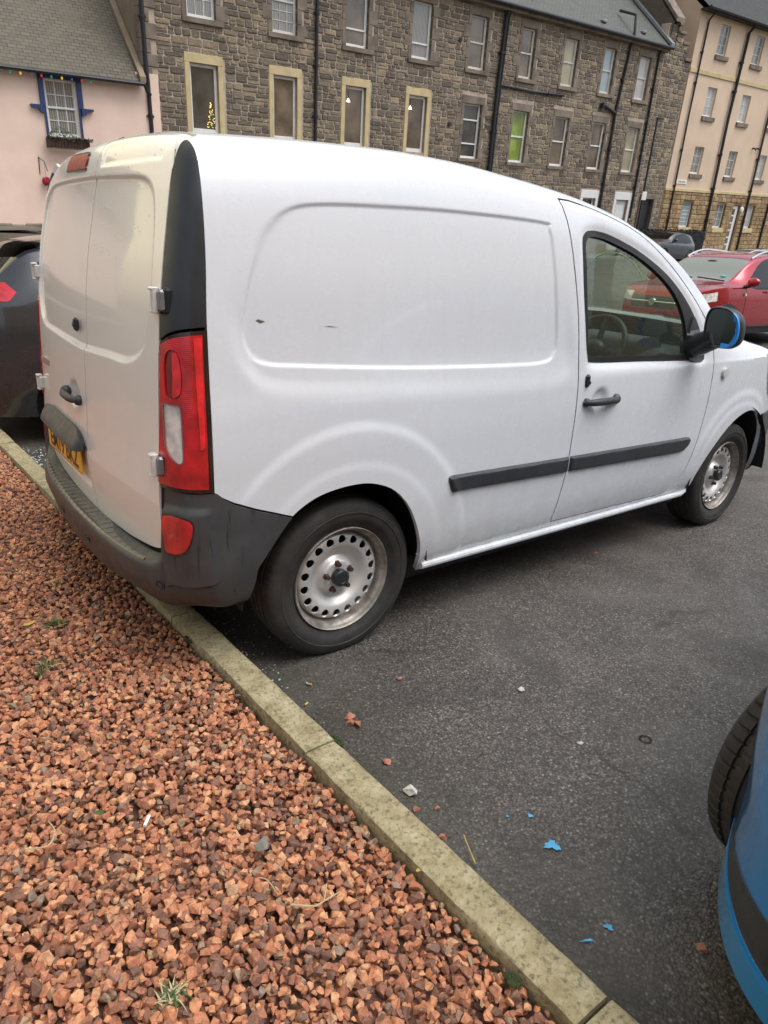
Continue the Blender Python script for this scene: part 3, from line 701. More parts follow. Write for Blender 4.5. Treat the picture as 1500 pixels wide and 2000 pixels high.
def rubble(mb, s0, s1, h0, h1, holes, seed, rows=(.12, .25), wid=(.17, .56), gap=.019, proud=.022, mi=0, jit=.016, snip=.35, topfn=None):
    rr = random.Random(seed); h = h0
    while h < h1 - .06:
        rh = min(rr.uniform(*rows), h1 - h)
        blocked = sorted((q[0], q[1]) for q in holes if q[2] < h + rh*.72 and q[3] > h + rh*.28)
        spans = []; a = s0
        for p, q in blocked:
            if p > a: spans.append((a, min(p, s1)))
            a = max(a, q)
        if a < s1: spans.append((a, s1))
        for a, b in spans:
            x = a
            while x < b - .04:
                w = rr.uniform(*wid)
                if b - x - w < wid[0]*.6: w = b - x
                if topfn and h + rh > topfn(x + w/2): x += w; continue
                parts = [(x, x + w, h, h + rh)]
                if rh > .2 and rr.random() < snip:
                    k = rr.uniform(.4, .6); parts = [(x, x + w, h, h + rh*k), (x, x + w, h + rh*k, h + rh)]
                    if rr.random() < .5: m = x + w*rr.uniform(.4, .6); parts = [parts[0], (x, m, h + rh*k, h + rh), (m, x + w, h + rh*k, h + rh)]
                for p, q, c, d in parts:
                    g = gap*rr.uniform(.6, 1.5)/2; p += g; q -= g; c += g*.8; d -= g*.8
                    if q - p < .05 or d - c < .03: continue
                    j = lambda: rr.uniform(-jit, jit)*.8
                    ch = min(.04, (d - c)*.24, (q - p)*.24)*rr.uniform(.2, 1.1)
                    pts = [(p + ch, c + j()*.5), ((p + q)/2 + j(), c + j()*.6), (q - ch, c + j()*.5), (q + j()*.5, c + ch), (q + j()*.5, d - ch), (q - ch, d + j()*.5), ((p + q)/2 + j(), d + j()*.6), (p + ch, d + j()*.5), (p + j()*.5, d - ch), (p + j()*.5, c + ch)]
                    n = len(pts); cx, cz = (p + q)/2, (c + d)/2; pr_ = proud*rr.uniform(.5, 1.4); e = .86
                    V = [(a_, .004, b_) for a_, b_ in pts] + [(cx + (a_ - cx)*(1 - .022/max(.06, q - p)), -pr_*.7, cz + (b_ - cz)*(1 - .016/max(.04, d - c))) for a_, b_ in pts] + [(cx + (a_ - cx)*.78, -pr_ - rr.uniform(0, .010), cz + (b_ - cz)*.72) for a_, b_ in pts]
                    F = [(i, (i+1) % n, n + (i+1) % n, n + i) for i in range(n)] + [(n + i, n + (i+1) % n, 2*n + (i+1) % n, 2*n + i) for i in range(n)] + [tuple(range(2*n, 3*n))]
                    mb.add(V, F, mi)
                x += w
        h += rh
def window(B, s0, s1, h0, h1, pane, kind='sash', rail=.5, frame='upvc', nx=0, nz=0, sill=None, sillm='dressed', y=.10, fw=.055, label=None):
    mb = MB(); b = lambda a, c, d, e, y0=y, y1=y+.05: mb.box((a, y0, d), (c, y1, e), bev=.006)
    b(s0, s0 + fw, h0, h1); b(s1 - fw, s1, h0, h1); b(s0 + fw, s1 - fw, h1 - fw, h1); b(s0 + fw, s1 - fw, h0, h0 + fw*1.5)
    i0, i1, k0, k1 = s0 + fw, s1 - fw, h0 + fw*1.5, h1 - fw; yo = y + .012
    for r in ([rail] if isinstance(rail, float) else rail or []):
        hh = k0 + (k1 - k0)*r; b(i0, i1, hh - .027, hh + .027, yo - .02, yo + .03)
    if kind == 'sash':
        for q in (k0, ): b(i0, i0 + .028, k0, k1, yo, yo + .03); b(i1 - .028, i1, k0, k1, yo, yo + .03)
    for k in range(1, nx + 1): x = i0 + (i1 - i0)*k/(nx + 1); b(x - .011, x + .011, k0, k1, yo + .003, yo + .028)
    for k in range(1, nz + 1): z = k0 + (k1 - k0)*k/(nz + 1); b(i0, i1, z - .011, z + .011, yo + .005, yo + .026)
    w = B.put(mb, 'window', M[frame]); L = w.matrix_local
    if label: w['label'] = label
    m2 = MB(); m2.add([(i0, y + .035, k0), (i1, y + .035, k0), (i1, y + .035, k1), (i0, y + .035, k1)], [(0, 1, 2, 3)])
    B.put(m2, 'pane', M[pane], parent=w)
    if sill:
        m3 = MB(); m3.box((sill[0], -.09, sill[2]), (sill[1], y + .02, sill[3]), bev=.012); B.put(m3, 'sill', M[sillm], parent=w)
    return w
def surround(B, s0, s1, h0, h1, t, mat, alt=0.0, y=-.034, th=None, bottom=0.0, seed=0):
    """stone margin round an opening s0..s1 h0..h1, t wide; alt adds in-and-out jamb blocks"""
    rr = random.Random(seed); th = th or t; mb = MB()
    mb.box((s0 - t, y, h1), (s1 + t, .2, h1 + th), bev=.008)
    h = h0 - bottom; k = 0
    while h < h1 - .05:
        d = min(rr.uniform(.30, .42) if alt else h1 - h0 + bottom, h1 - h)
        for sg in (0, 1):
            e = alt*rr.uniform(.75, 1.1) if (k + sg) % 2 else 0
            a, c = (s0 - t - e, s0) if sg == 0 else (s1, s1 + t + e)
            mb.box((a, y + (.004 if e else 0), h + .006), (c, .2, h + d - .004), bev=.008)
        h += d; k += 1
    return B.put(mb, 'window_surround', M[mat])
def pipe(B, pts, r=.05, name='downpipe', collars=True, parent=None):
    mb = MB(); P = np.array([(a, -.02 - r*1.3 - (q[0] if q else 0), c) for a, c, *q in pts])
    mb.tube(P, r, 10)
    if collars:
        for (a, b) in zip(P, P[1:]):
            L = np.linalg.norm(b - a); n = int(L/1.7)
            for k in range(1, n + 1):
                c = a + (b - a)*k/(n + 1); d = (b - a)/L*.05; mb.tube([c - d, c + d], r*1.35, 10); mb.box((c[0] - r*1.9, c[1], c[2] - .02), (c[0] + r*1.9, -.001, c[2] + .02))
    return B.put(mb, name, M['pipe'], 40)
# --- stone tenement
T = Bld('stone_tenement', 'long dark rubble stone tenement with yellow stone window surrounds and slate roof', 'building', 20.5)
LOWY = [(9.44, 10.36), (12.29, 13.18), (15.11, 15.99), (17.94, 18.82)]
UP = [(9.44, 10.36), (12.27, 13.18), (15.07, 15.98), (17.92, 18.82), (20.71, 21.60), (23.50, 24.30), (26.10, 26.95), (28.74, 29.55), (31.32, 32.18)]
LOW = [(20.73, 21.69), (23.50, 24.43), (26.10, 27.05), (28.73, 29.66), (31.35, 32.27)]
holes = [(a, b, 4.13, 6.00) for a, b in LOWY] + [(a, b, 7.15, 8.88) for a, b in UP] + [(a, b, 4.08, 6.0) for a, b in LOW] + [(28.82, 29.78, 1.2, 2.85), (31.42, 32.42, .5, 2.84)]
grow = [(a - .17, b + .24, 3.95, 6.25) for a, b in LOWY] + [(a - .17, b + .24, 7.0, 9.15) for a, b in UP] + [(a - .15, b + .22, 3.95, 6.27) for a, b in LOW] + [(28.6, 30.0, 1.0, 3.2), (31.22, 32.62, .4, 3.18)]
mb = MB(); wall(mb, 8.0, 33.15, -.6, 9.42, holes); shell(mb, 8.0, 33.15, -.6, 9.42, 0, 9.5)
T.put(mb, 'wall', [M['mortar']])
mb = MB(); mb.add([(7.995, 0, -.6), (7.995, 0, 9.42), (7.995, 4.75, 13.3), (7.995, 9.5, 9.42), (7.995, 9.5, -.6)], [(0, 1, 2, 3, 4)]); T.put(mb, 'gable', M['harl_brown'])
mb = MB(); rubble(mb, 8.45, 33.12, 1.0, 9.40, grow, 3)
T.put(mb, 'stonework', M['rubble'])
mb = MB(); rr = random.Random(8); h = -.2; k = 0                    # corner quoins
while h < 9.3:
    d = rr.uniform(.3, .42); mb.box((7.985, -.04, h), (8.28 + .2*(k % 2), .3, min(9.4, h + d - .015)), bev=.015); h += d; k += 1
T.put(mb, 'quoin', M['dressed'])
panes_low = ['p_dark', 'p_brown', 'p_brown', 'p_brown']
for i, (a, b) in enumerate(LOWY):
    surround(T, a, b, 4.13, 6.00, .165, 'buff', bottom=.16, th=.25)['label'] = 'pale yellow sandstone window surround'
    window(T, a, b, 4.13, 6.00, panes_low[i], 'casement', rail=None, fw=.085)
panes_up = ['p_grey', 'p_grey', 'p_brown', 'p_grey', 'p_brown', 'p_brown', 'p_cream', 'p_blue', 'p_net']
for i, (a, b) in enumerate(UP):
    surround(T, a, b, 7.15, 8.88, .16, 'dressed', alt=.22, th=.28, seed=i)
    kw = [dict(nx=2, nz=3, rail=.5), dict(nx=2, nz=5, rail=.5), dict(rail=.27), dict(rail=.25), {}, {}, {}, {}, {}][i]
    window(T, a, b, 7.15, 8.88, panes_up[i], sill=(a - .17, b + .24, 7.0, 7.145), frame='upvc' if i in (2, 3, 0) else 'upvc_old', fw=.06, **kw)
panes_l = ['p_dark', 'p_green', 'p_brown', 'p_brown', 'p_cream']
for i, (a, b) in enumerate(LOW):
    surround(T, a, b, 4.08, 6.0, .14, 'dressed', alt=.22, th=.27, seed=20 + i)
    window(T, a, b, 4.08, 6.0, panes_l[i], rail=[.25, .72] if i == 0 else .5, sill=(a - .15, b + .22, 3.95, 4.075))
surround(T, 28.82, 29.78, 1.2, 2.85, .19, 'upvc', th=.34); window(T, 28.82, 29.78, 1.2, 2.85, 'p_dark')
surround(T, 31.42, 32.42, .5, 2.84, .19, 'upvc', th=.34)
mb = MB(); mb.box((31.43, .12, .4), (32.41, .17, 2.83), bev=.01); mb.box((31.62, .10, 1.4), (32.22, .119, 2.6), bev=.01); T.put(mb, 'door', M['upvc'])
pipe(T, [(13.88, 9.35), (13.86, 2.0)], .055)
pipe(T, [(22.40, 9.4, .15), (22.40, 9.0), (22.34, 6.7), (22.34, 2.0)], .07); pipe(T, [(22.56, 9.4, .15), (22.56, 9.0), (22.50, 6.7), (22.50, 2.0)], .05)
pipe(T, [(22.45, 6.78), (24.4, 6.74), (26.36, 6.80)], .045, 'waste_pipe')
pipe(T, [(30.36, 9.4, .15), (30.34, 9.1), (30.08, 6.5), (30.10, 2.0)], .06); pipe(T, [(29.00, 6.72), (29.2, 6.68), (30.05, 6.45)], .07, 'waste_pipe'); pipe(T, [(28.98, 6.78), (29.02, 6.58)], .09, 'waste_pipe', False)
pipe(T, [(32.60, 9.4, .15), (32.60, 9.1), (32.70, 2.0)], .05)
pipe(T, [(8.07, 9.4), (8.07, 5.7), (8.09, 5.3), (8.10, 3.6)], .06)
mb = MB(); mb.tube([(16.42, -.03, 9.3), (16.36, -.03, 6.2), (16.30, -.05, 5.6), (16.38, -.03, 4.0)], .010, 6); T.put(mb, 'cable', M['lead'], 40)
mb = MB(); P = [(s, y, z) for s in (8.0, 33.2) for y, z in ((-.30, 9.40), (4.75, 13.45))]
mb.add([P[0], P[2], P[3], P[1]], [(0, 1, 2, 3)]); mb.add([(8.0, 4.75, 13.45), (33.2, 4.75, 13.45), (33.2, 9.8, 9.4), (8.0, 9.8, 9.4)], [(0, 1, 2, 3)])
mb.add([(8.0, -.30, 9.34), (33.2, -.30, 9.34), (33.2, -.30, 9.40), (8.0, -.30, 9.40)], [(0, 1, 2, 3)])
rf = T.put(mb, 'roof', M['slate'])
mb = MB(); mb.box((8.0, -.27, 9.22), (33.15, -.02, 9.335)); T.put(mb, 'eaves_board', M['dressed'])
mb = MB(); mb.tube([(8.0, -.37, 9.40), (33.2, -.37, 9.36)], .075, 10); T.put(mb, 'gutter', M['pipe'], 40)
mb = MB()                                                             # lead skew along the verge
mb.prism([(-.35, 9.42), (4.75, 13.50), (4.75, 13.62), (-.35, 9.56)], lambda y, z: (33.02, y, z), lambda y, z: (33.28, y, z)); T.put(mb, 'skew', M['lead'])
for s, h in ((23.9, 9.95), (28.3, 9.75), (31.2, 9.75), (27.0, 10.6)):
    mb = MB(); y = (h - 9.40)/(13.45 - 9.40)*5.05 - .30; mb.box((s, y - .12, h - .02), (s + .32, y + .10, h + .09), bev=.03); T.put(mb, 'slate_vent', M['lead'])
mb = MB(); mb.tube([(30.36, -.2, 9.4), (30.45, .0, 10.3), (30.45, .9, 10.55)], .06, 8); T.put(mb, 'vent_pipe', M['pipe'], 40)
mb = MB(); mb.tube([(21.72, -.1, 8.9 - 3.5), (22.6, -.12, 4.75), (23.4, -.1, 3.98)], .008, 5); T.put(mb, 'cable', M['pipe'], 40)
# small round wall vents
for s, h in ((20.2, 8.0), (20.0, 5.2)):
    mb = MB(); mb.lathe([(.001, -.07), (.08, -.07), (.085, -.02), (.085, 0)], 14, c=(s, 0, h)); T.put(mb, 'wall_vent', M['pipe'], 40)
def in_window(name, label, cat, mbs, s, h, y=.105):
    return None
mb = MB(); rr = random.Random(4)
fx = thing('christmas_tree', 'small christmas tree of warm fairy lights behind the first yellow framed window', 'christmas tree', BF @ Matrix.Translation((10.13, .118, 4.28)))
m_ = MB()
for k in range(46):
    t = rr.random(); w = .17*(1 - t)*.9 + .02; x = rr.uniform(-w, w); m_.sphere((x, rr.uniform(-.006, 0), t*.72), .0085, 6, 4)
m_.build('fairy_light', M['fairy'], fx)['kind'] = 'stuff'
m_ = MB(); m_.lathe([(.001, .78), (.10, .28), (.05, .28), (.15, .02), (.001, .02)], 14, axis='Z'); o_ = m_.build('tree_foliage', M['leaf'], fx, 30); o_.scale = (1, .05, 1); o_.location = (0, .012, 0)
for i, (s, h) in enumerate(((15.33, 5.52), (18.13, 5.55))):
    t_ = thing('pendant_lamp', ('white pendant lamp behind the third yellow framed window', 'white pendant lamp behind the rightmost yellow framed window')[i], 'lamp', BF @ Matrix.Translation((s, .12, h)), 'pendant lamps behind the yellow framed windows')
    m_ = MB(); m_.lathe([(.012, .12), (.02, .10), (.085, 0), (.08, -.005)], 16, axis='Z'); o_ = m_.build('shade', M['lampglow'], t_, 40); o_.scale = (1, .12, 1)
    m_ = MB(); m_.box((-.006, -.003, .11), (.006, .003, .32)); m_.build('cord', M['black'], t_)
# --- rubble infill with the black door, and the gable that rises behind it
G = Bld('rubble_house', 'narrow rubble house front with stepped top and a black door between tenement and flats', 'building', 34.3)
top = lambda s: 10.4 if s < 34.05 else (10.1 if s < 34.5 else (9.72 if s < 34.9 else 9.1))
gh = [(33.53, 34.58, -.4, 2.94)]
mb = MB(); wall(mb, 33.16, 35.38, -.6, 9.05, gh, .06)
for a, b, c in ((33.16, 34.05, 10.4), (34.05, 34.5, 10.1), (34.5, 34.9, 9.72)): mb.box((a, .06, 9.05), (b, .5, c))
shell(mb, 33.16, 35.38, -.6, 9.05, .06, 8.0); G.put(mb, 'wall', M['mortar'])
mb = MB(); rubble(mb, 33.2, 35.36, .3, 10.35, [(33.4, 34.72, -.5, 3.1)], 9, wid=(.2, .45), rows=(.14, .24), topfn=top)
o_ = G.put(mb, 'stonework', M['rubble']); o_.location.y += .06
mb = MB()
for a, b, c in ((33.62, 34.12, 10.4), (34.0, 34.56, 10.1), (34.46, 34.96, 9.72), (34.86, 35.44, 9.1)): mb.box((a, -.02, c), (b, .56, c + .12), bev=.02)
G.put(mb, 'coping', M['dressed'])
surround(G, 33.53, 34.58, -.4, 2.94, .13, 'dressed', th=.22)
mb = MB(); mb.box((33.55, .16, -.4), (34.56, .21, 2.93))
for k in range(6): mb.box((33.57 + k*.165, .148, -.35), (33.57 + k*.165 + .15, .159, 2.88), bev=.006)
G.put(mb, 'door', M['trim'])
mb = MB(); mb.add([(33.34, .06, 9.05), (33.34, -.05, 10.45), (33.34, 5.2, 15.8), (33.34, 10.4, 10.45), (33.34, 10.4, 5), (33.34, .06, 5)], [(0, 1, 2, 3, 4, 5)]); mb.add([(33.85, .06, 9.05), (33.85, -.05, 10.45), (33.85, 5.2, 15.8), (33.85, 10.4, 10.45), (33.85, 10.4, 5), (33.85, .06, 5)], [(5, 4, 3, 2, 1, 0)])
mb.add([(33.34, -.05, 10.45), (33.85, -.05, 10.45), (33.85, 5.2, 15.8), (33.34, 5.2, 15.8)], [(0, 1, 2, 3)])
G.put(mb, 'gable', M['rubble_gable'])
mb = MB(); mb.prism([(-.2, 10.46), (5.2, 15.95), (5.2, 16.12), (-.2, 10.64)], lambda y, z: (33.26, y, z), lambda y, z: (33.94, y, z)); G.put(mb, 'skew', M['dressed'])
# --- peach rendered flats
Fl = Bld('rendered_flats', 'peach rendered block of flats over a buff sandstone ground floor', 'building', 46)
cols = [(37.36, 38.24), (40.82, 41.70), (44.15, 45.05), (48.4, 49.3), (51.8, 52.7)]; rows_ = [(9.68, 10.96), (6.98, 8.28), (4.29, 5.58)]
fh = [(a, b, c, d) for a, b in cols for c, d in rows_]; g0 = [(a + .03, b + .1, 1.62, 2.89) for a, b in cols]; dr = (42.66, 43.42, -.4, 2.86)
mb = MB(); wall(mb, 35.42, 58, 3.4, 11.35, fh); shell(mb, 35.42, 58, -.6, 11.35, 0, 11); mb.add([(35.42, 0, 11.35), (35.42, 5.5, 15.6), (35.42, 11, 11.35)], [(0, 1, 2)]); Fl.put(mb, 'wall', M['harl'])
mb = MB(); wall(mb, 35.42, 58, -.6, 3.4, g0 + [dr]); Fl.put(mb, 'ground_floor_wall', M['sand_joint'])
mb = MB(); rubble(mb, 35.46, 50, .2, 3.38, [(a - .02, b + .02, c - .25, d + .02) for a, b, c, d in g0] + [(42.6, 43.5, -.4, 2.9)], 12, rows=(.22, .245), wid=(.38, .62), gap=.016, proud=.03, jit=.008, snip=.05); Fl.put(mb, 'stonework', M['sand_block'])
for h in (8.72, 3.40): mb = MB(); mb.box((35.40, -.05, h), (58, .1, h + (.2 if h > 5 else .14)), bev=.01); Fl.put(mb, 'string_course', M['buff'])
mb = MB(); mb.box((35.40, -.03, 11.12), (58, .1, 11.3)); Fl.put(mb, 'eaves_band', M['buff'])
mb = MB(); mb.add([(35.3, -.45, 11.30), (58, -.45, 11.30), (58, 5.5, 15.8), (35.3, 5.5, 15.8)], [(0, 1, 2, 3)]); mb.add([(35.3, 5.5, 15.8), (58, 5.5, 15.8), (58, 11.4, 11.3), (35.3, 11.4, 11.3)], [(0, 1, 2, 3)]); mb.box((35.3, -.43, 11.2), (58, 0, 11.285)); Fl.put(mb, 'roof', M['slate_dark'])
mb = MB(); mb.tube([(35.3, -.5, 11.3), (58, -.5, 11.3)], .07, 8); Fl.put(mb, 'gutter', M['pipe'], 40)
for c, d in rows_:
    for a, b in cols: window(Fl, a, b, c, d, ('p_net', 'p_grey', 'p_beige')[int(a*7 + c*3) % 3], rail=None, nx=1, nz=2, kind='grid', sill=(a - .06, b + .25, c - .21, c - .005), sillm='dressed', fw=.05, frame='upvc')
for i, (a, b, c, d) in enumerate(g0): window(Fl, a, b, c, d, ('p_blue', 'p_beige', 'p_net')[i % 3], rail=None, nx=1 if i else 0, nz=2 if i else 5, kind='grid', sill=(a - .08, b + .2, c - .25, c - .005), sillm='buff', fw=.055)
mb = MB(); mb.box((42.68, .1, -.4), (43.40, .15, 2.84), bev=.01)
dr_ = Fl.put(mb, 'door', M['upvc']); mb = MB()
for k in range(6): mb.box((42.76, .085, .35 + k*.40), (43.10, .099, .35 + k*.40 + .31))
Fl.put(mb, 'pane', M['p_brown'], parent=dr_)
pipe(Fl, [(36.05, 11.25, .3), (36.05, 10.9), (36.02, 7.0), (36.2, .3)], .045); pipe(Fl, [(39.80, 11.25, .3), (39.80, 10.9), (39.70, 7.0), (40.0, .3)], .075); pipe(Fl, [(43.86, 11.25, .3), (43.86, 10.9), (43.86, 7.0), (44.1, .3)], .06); pipe(Fl, [(46.6, 11.25, .3), (46.5, 7.0), (46.6, .3)], .06)
for s, h in ((43.15, 5.85), (43.6, 5.87)):
    mb = MB(); mb.tube([(s, 0, h), (s, -.14, h), (s + .12, -.14, h - .06)], .045, 8); Fl.put(mb, 'flue', M['pipe'], 40)
mb = MB(); mb.lathe([(.001, -.10), (.12, -.09), (.155, -.05), (.16, 0)], 20, c=(43.62, 0, 2.64)); Fl.put(mb, 'wall_lamp', M['upvc'], 40)
mb = MB(); mb.box((36.25, -.03, 3.76), (37.22, -.005, 3.95), 0, bev=.004)
V, F = text_mesh('TRARS ROAD', .125); mb.add(np.stack([V[:, 0]*.92 + 36.735, -.0325 - V[:, 2], V[:, 1] + 3.855], 1), F, 1)
sg = mb.build('street_name_sign', [M['upvc'], M['ink']], None, 0, BF.copy()); setp(sg, 'white street name sign with black letters on the peach render above the sandstone', 'sign')
# --- pink cottage
Ct = Bld('pink_cottage', 'pink limewashed cottage with a mossy slate roof and blue window surround', 'building', 4)
wn_ = (5.17, 6.03, 3.72, 5.12)
mb = MB(); wall(mb, -9, 7.75, -.6, 5.36, [wn_], -.06); mb.box((7.75, -.059, -.6), (8.42, .1, 5.55)); shell(mb, -9, 7.75, -.6, 5.36, -.06, 7); mb.add([(7.75, -.06, 5.36), (7.75, 3.5, 8.9), (7.75, 7, 5.36)], [(2, 1, 0)]); Ct.put(mb, 'wall', M['pink'])
mb = MB(); mb.add([(-9.1, -.26, 5.28), (7.86, -.26, 5.28), (7.86, 3.5, 9.1), (-9.1, 3.5, 9.1)], [(0, 1, 2, 3)]); mb.add([(-9.1, -.26, 5.22), (7.86, -.26, 5.22), (7.86, -.26, 5.28), (-9.1, -.26, 5.28)], [(0, 1, 2, 3)]); mb.add([(-9.1, 3.5, 9.1), (7.86, 3.5, 9.1), (7.86, 7.2, 5.3), (-9.1, 7.2, 5.3)], [(0, 1, 2, 3)])
mb.add([(-9.1, -.26, 5.22), (7.86, -.26, 5.22), (7.86, .0, 5.22), (-9.1, .0, 5.22)], [(3, 2, 1, 0)])
Ct.put(mb, 'roof', M['slate_warm'])
mb = MB(); mb.prism([(-.3, 5.29), (3.5, 9.13), (3.5, 9.28), (-.3, 5.43)], lambda y, z: (7.80, y, z), lambda y, z: (7.97, y, z)); Ct.put(mb, 'skew', M['harl_brown'])
mb = MB(); mb.tube([(-9, -.33, 5.26), (7.9, -.33, 5.24)], .055, 8); mb.tube([(7.9, -.33, 5.24), (8.0, -.25, 5.05), (8.1, -.2, 5.0)], .05, 8); Ct.put(mb, 'gutter', M['pipe'], 40)
mb = MB()
mb.box((5.04, -.13, 5.12), (6.19, .04, 5.34), bev=.01); mb.box((5.04, -.13, 4.44), (5.168, .04, 5.119), bev=.008); mb.box((6.032, -.13, 4.44), (6.17, .04, 5.119), bev=.008); mb.box((5.11, -.11, 3.70), (5.168, .04, 4.439)); mb.box((6.032, -.11, 3.70), (6.09, .04, 4.439))
for sg_, x in ((-1, 5.10), (1, 6.10)):
    mb.prism([(0, 4.28), (.10, 4.30), (.14, 4.38), (.32, 4.41), (.33, 4.47), (0, 4.47)], lambda p, z, sg_=sg_, x=x: (x + sg_*p, -.17, z), lambda p, z, sg_=sg_, x=x: (x + sg_*p, -.06, z))
Ct.put(mb, 'window_surround', M['blue_trim'])['label'] = 'navy blue painted window surround'
window(Ct, *wn_, 'p_grey', 'sash', rail=.5, nx=2, nz=3, y=.0, sill=(5.08, 6.12, 3.60, 3.715), sillm='blue_trim')
fl = thing('roof_flue', 'short white metal flue on the mossy slate roof', 'flue', BF @ Matrix.Translation((4.47, 1.05, 6.55)))
m_ = MB(); m_.lathe([(.075, -.2), (.075, .22)], 16, axis='Z'); m_.build('pipe', M['upvc'], fl, 40); m_ = MB(); m_.lathe([(.001, .44), (.08, .41), (.12, .34), (.12, .22), (.001, .22)], 16, axis='Z'); m_.build('cowl', M['upvc'], fl, 40)
wb = thing('window_basket', 'brown window basket with trailing green plants under the cottage window', 'window basket', BF @ Matrix.Translation((5.6, -.2, 3.42)))
m_ = MB(); m_.grid([[(x, -.13 - .02*t, .25*t) for t in (0, .3, 1)] for x in np.linspace(-.55, .55, 20)]); m_.box((-.55, -.13, 0), (.55, .08, .02)); m_.box((-.56, -.15, 0), (-.53, .08, .25)); m_.box((.53, -.15, 0), (.56, .08, .25)); m_.build('liner', M['basket'], wb)
m_ = MB(); 
for x in np.linspace(-.55, .55, 14): m_.tube([(x, -.155, .0), (x, -.165, .26)], .007, 5)
m_.tube([(-.56, -.165, .26), (.56, -.165, .26)], .01, 6); m_.tube([(-.56, -.15, .0), (.56, -.15, .0)], .01, 6); m_.build('wire_frame', M['pipe'], wb)
rr = random.Random(11); m_ = MB()
for k in range(520):
    x = rr.uniform(-.55, .66); hh = .26*math.exp(-((x + .2)/.28)**2) + .09; c = np.array([x, rr.uniform(-.20, .0), .20 + rr.random()*hh]); a = np.array([rr.gauss(0, 1) for _ in range(3)]); a /= np.linalg.norm(a); b_ = np.cross(a, [0, 0, 1.]); L_ = rr.uniform(.03, .055)
    m_.add([c - a*L_, c + b_*L_*.5, c + a*L_, c - b_*L_*.5], [(0, 1, 2, 3)])
m_.build('plant', M['basketleaf'], wb)['kind'] = 'stuff'
hb_ = thing('hanging_basket', 'round red flower ball hanging from a black wall bracket', 'hanging basket', BF @ Matrix.Translation((4.90, -.2, 2.52)))
m_ = MB()
for k in range(150):
    a = np.array([rr.gauss(0, 1) for _ in range(3)]); a /= np.linalg.norm(a); m_.sphere(a*.10 + (0, 0, .04), rr.uniform(.018, .03), 6, 4)
m_.build('flower', M['redflower'], hb_, 60)['kind'] = 'stuff'
m_ = MB(); m_.tube([(-.12, .13, .22), (-.10, .13, .66)], .012, 6); m_.tube([(-.10, .13, .64), (0, 0, .55), (.06, 0, .30)], .010, 6); m_.tube([(0, 0, .5), (0, 0, .12)], .004, 5); m_.build('bracket', M['pipe'], hb_, 40)
st = thing('string_lights', 'string of coloured party bulbs under the cottage eaves', 'string lights', BF @ Matrix.Translation((5.4, -.25, 5.18)))
m_ = MB(); m_.tube([(x, -.02, .02 + .012*math.sin(x*23)) for x in np.linspace(-1.6, 1.2, 60)], .006, 5); m_.build('wire', M['black'], st)
for k, (s, cl) in enumerate(zip((3.84, 4.09, 4.34, 4.59, 4.87, 5.11, 5.36, 5.63, 5.89, 6.15, 6.39), 'ybgybrgybrg')):
    m_ = MB(); m_.sphere((s - 5.4, -.03, -.035), (.028, .028, .04), 10, 7); m_.build('bulb', M[{'g': 'bulb_green', 'y': 'bulb_yellow', 'b': 'bulb_blue', 'r': 'bulb_red'}[cl]], st, 60)['label'] = {'g': 'green bulb', 'y': 'yellow bulb', 'b': 'blue bulb', 'r': 'red bulb'}[cl]
# --- plinth of the cottage, hedge, street lamp, far pavement
mb = MB(); rr = random.Random(3); x = -9
while x < 8.4: w_ = rr.uniform(.3, .7); mb.box((x, -.15, 1.22 + rr.uniform(-.02, .02)), (min(8.4, x + w_ - .012), -.05, 1.43 + rr.uniform(-.02, .012)), bev=.03); x += w_
mb.box((-9, -.14, -.6), (8.4, -.062, 1.2)); Ct.put(mb, 'plinth', M['dressed'])
hg = thing('hedge', 'low dark clipped hedge in front of the sandstone flats', 'hedge', BF @ Matrix.Translation((33.6, -1.6, .6)))
rr = np.random.default_rng(2); m_ = MB(); n_ = 7000
C_ = np.stack([rr.uniform(-3.3, 3.4, n_), rr.uniform(-.35, .35, n_), rr.uniform(-.3, 1.02, n_)], 1); A_ = rr.normal(size=(n_, 3)); A_ /= np.linalg.norm(A_, axis=1)[:, None]; B_ = np.cross(A_, rr.normal(size=(n_, 3))); B_ /= np.linalg.norm(B_, axis=1)[:, None]
V_ = np.stack([C_ - A_*.05, C_ + B_*.03, C_ + A_*.05, C_ - B_*.03], 1).reshape(-1, 3); m_.add(V_, [(4*k, 4*k+1, 4*k+2, 4*k+3) for k in range(n_)])
m_.build('foliage', simple('dark hedge leaf', (.018, .022, .014), .7, var=.4, vs=9), hg); m_ = MB(); m_.box((-3.25, -.3, -.6), (3.35, .3, .95)); m_.build('core', M['black'], hg)
sl = thing('street_lamp', 'slim dark street lamp post with a small sign in front of the rubble house', 'street lamp', BF @ Matrix.Translation((31.55, -1.4, .35)))
m_ = MB(); m_.tube([(0, 0, -.5), (0, 0, 1.0), (-.04, 0, 6.0)], [.075, .06, .04], 12); m_.build('pole', M['pipe'], sl, 40); m_ = MB(); m_.box((-.08, -.05, 5.98), (.42, .05, 6.05), bev=.02); m_.build('lamp_head', M['pipe'], sl)
m_ = MB(); m_.box((-.2, -.09, 2.55), (.16, -.07, 2.92), bev=.01); m_.build('sign', M['upvc'], sl)
mb = MB(); S_ = np.linspace(-12, 60, 40); P = [[BF @ Vector((s, y_, 0)) for y_ in (-2.2, -.07)] for s in S_]; mb.grid([[(p.x, p.y, gz(min(p.x, 60), p.y) + .11) for p in q] for q in P]); mb.grid([[(q[0].x, q[0].y, gz(min(q[0].x, 60), q[0].y) - .05), (q[0].x, q[0].y, gz(min(q[0].x, 60), q[0].y) + .11)] for q in P]); setp(mb.build('pavement', M['pavement'], smooth=0), kind='structure')

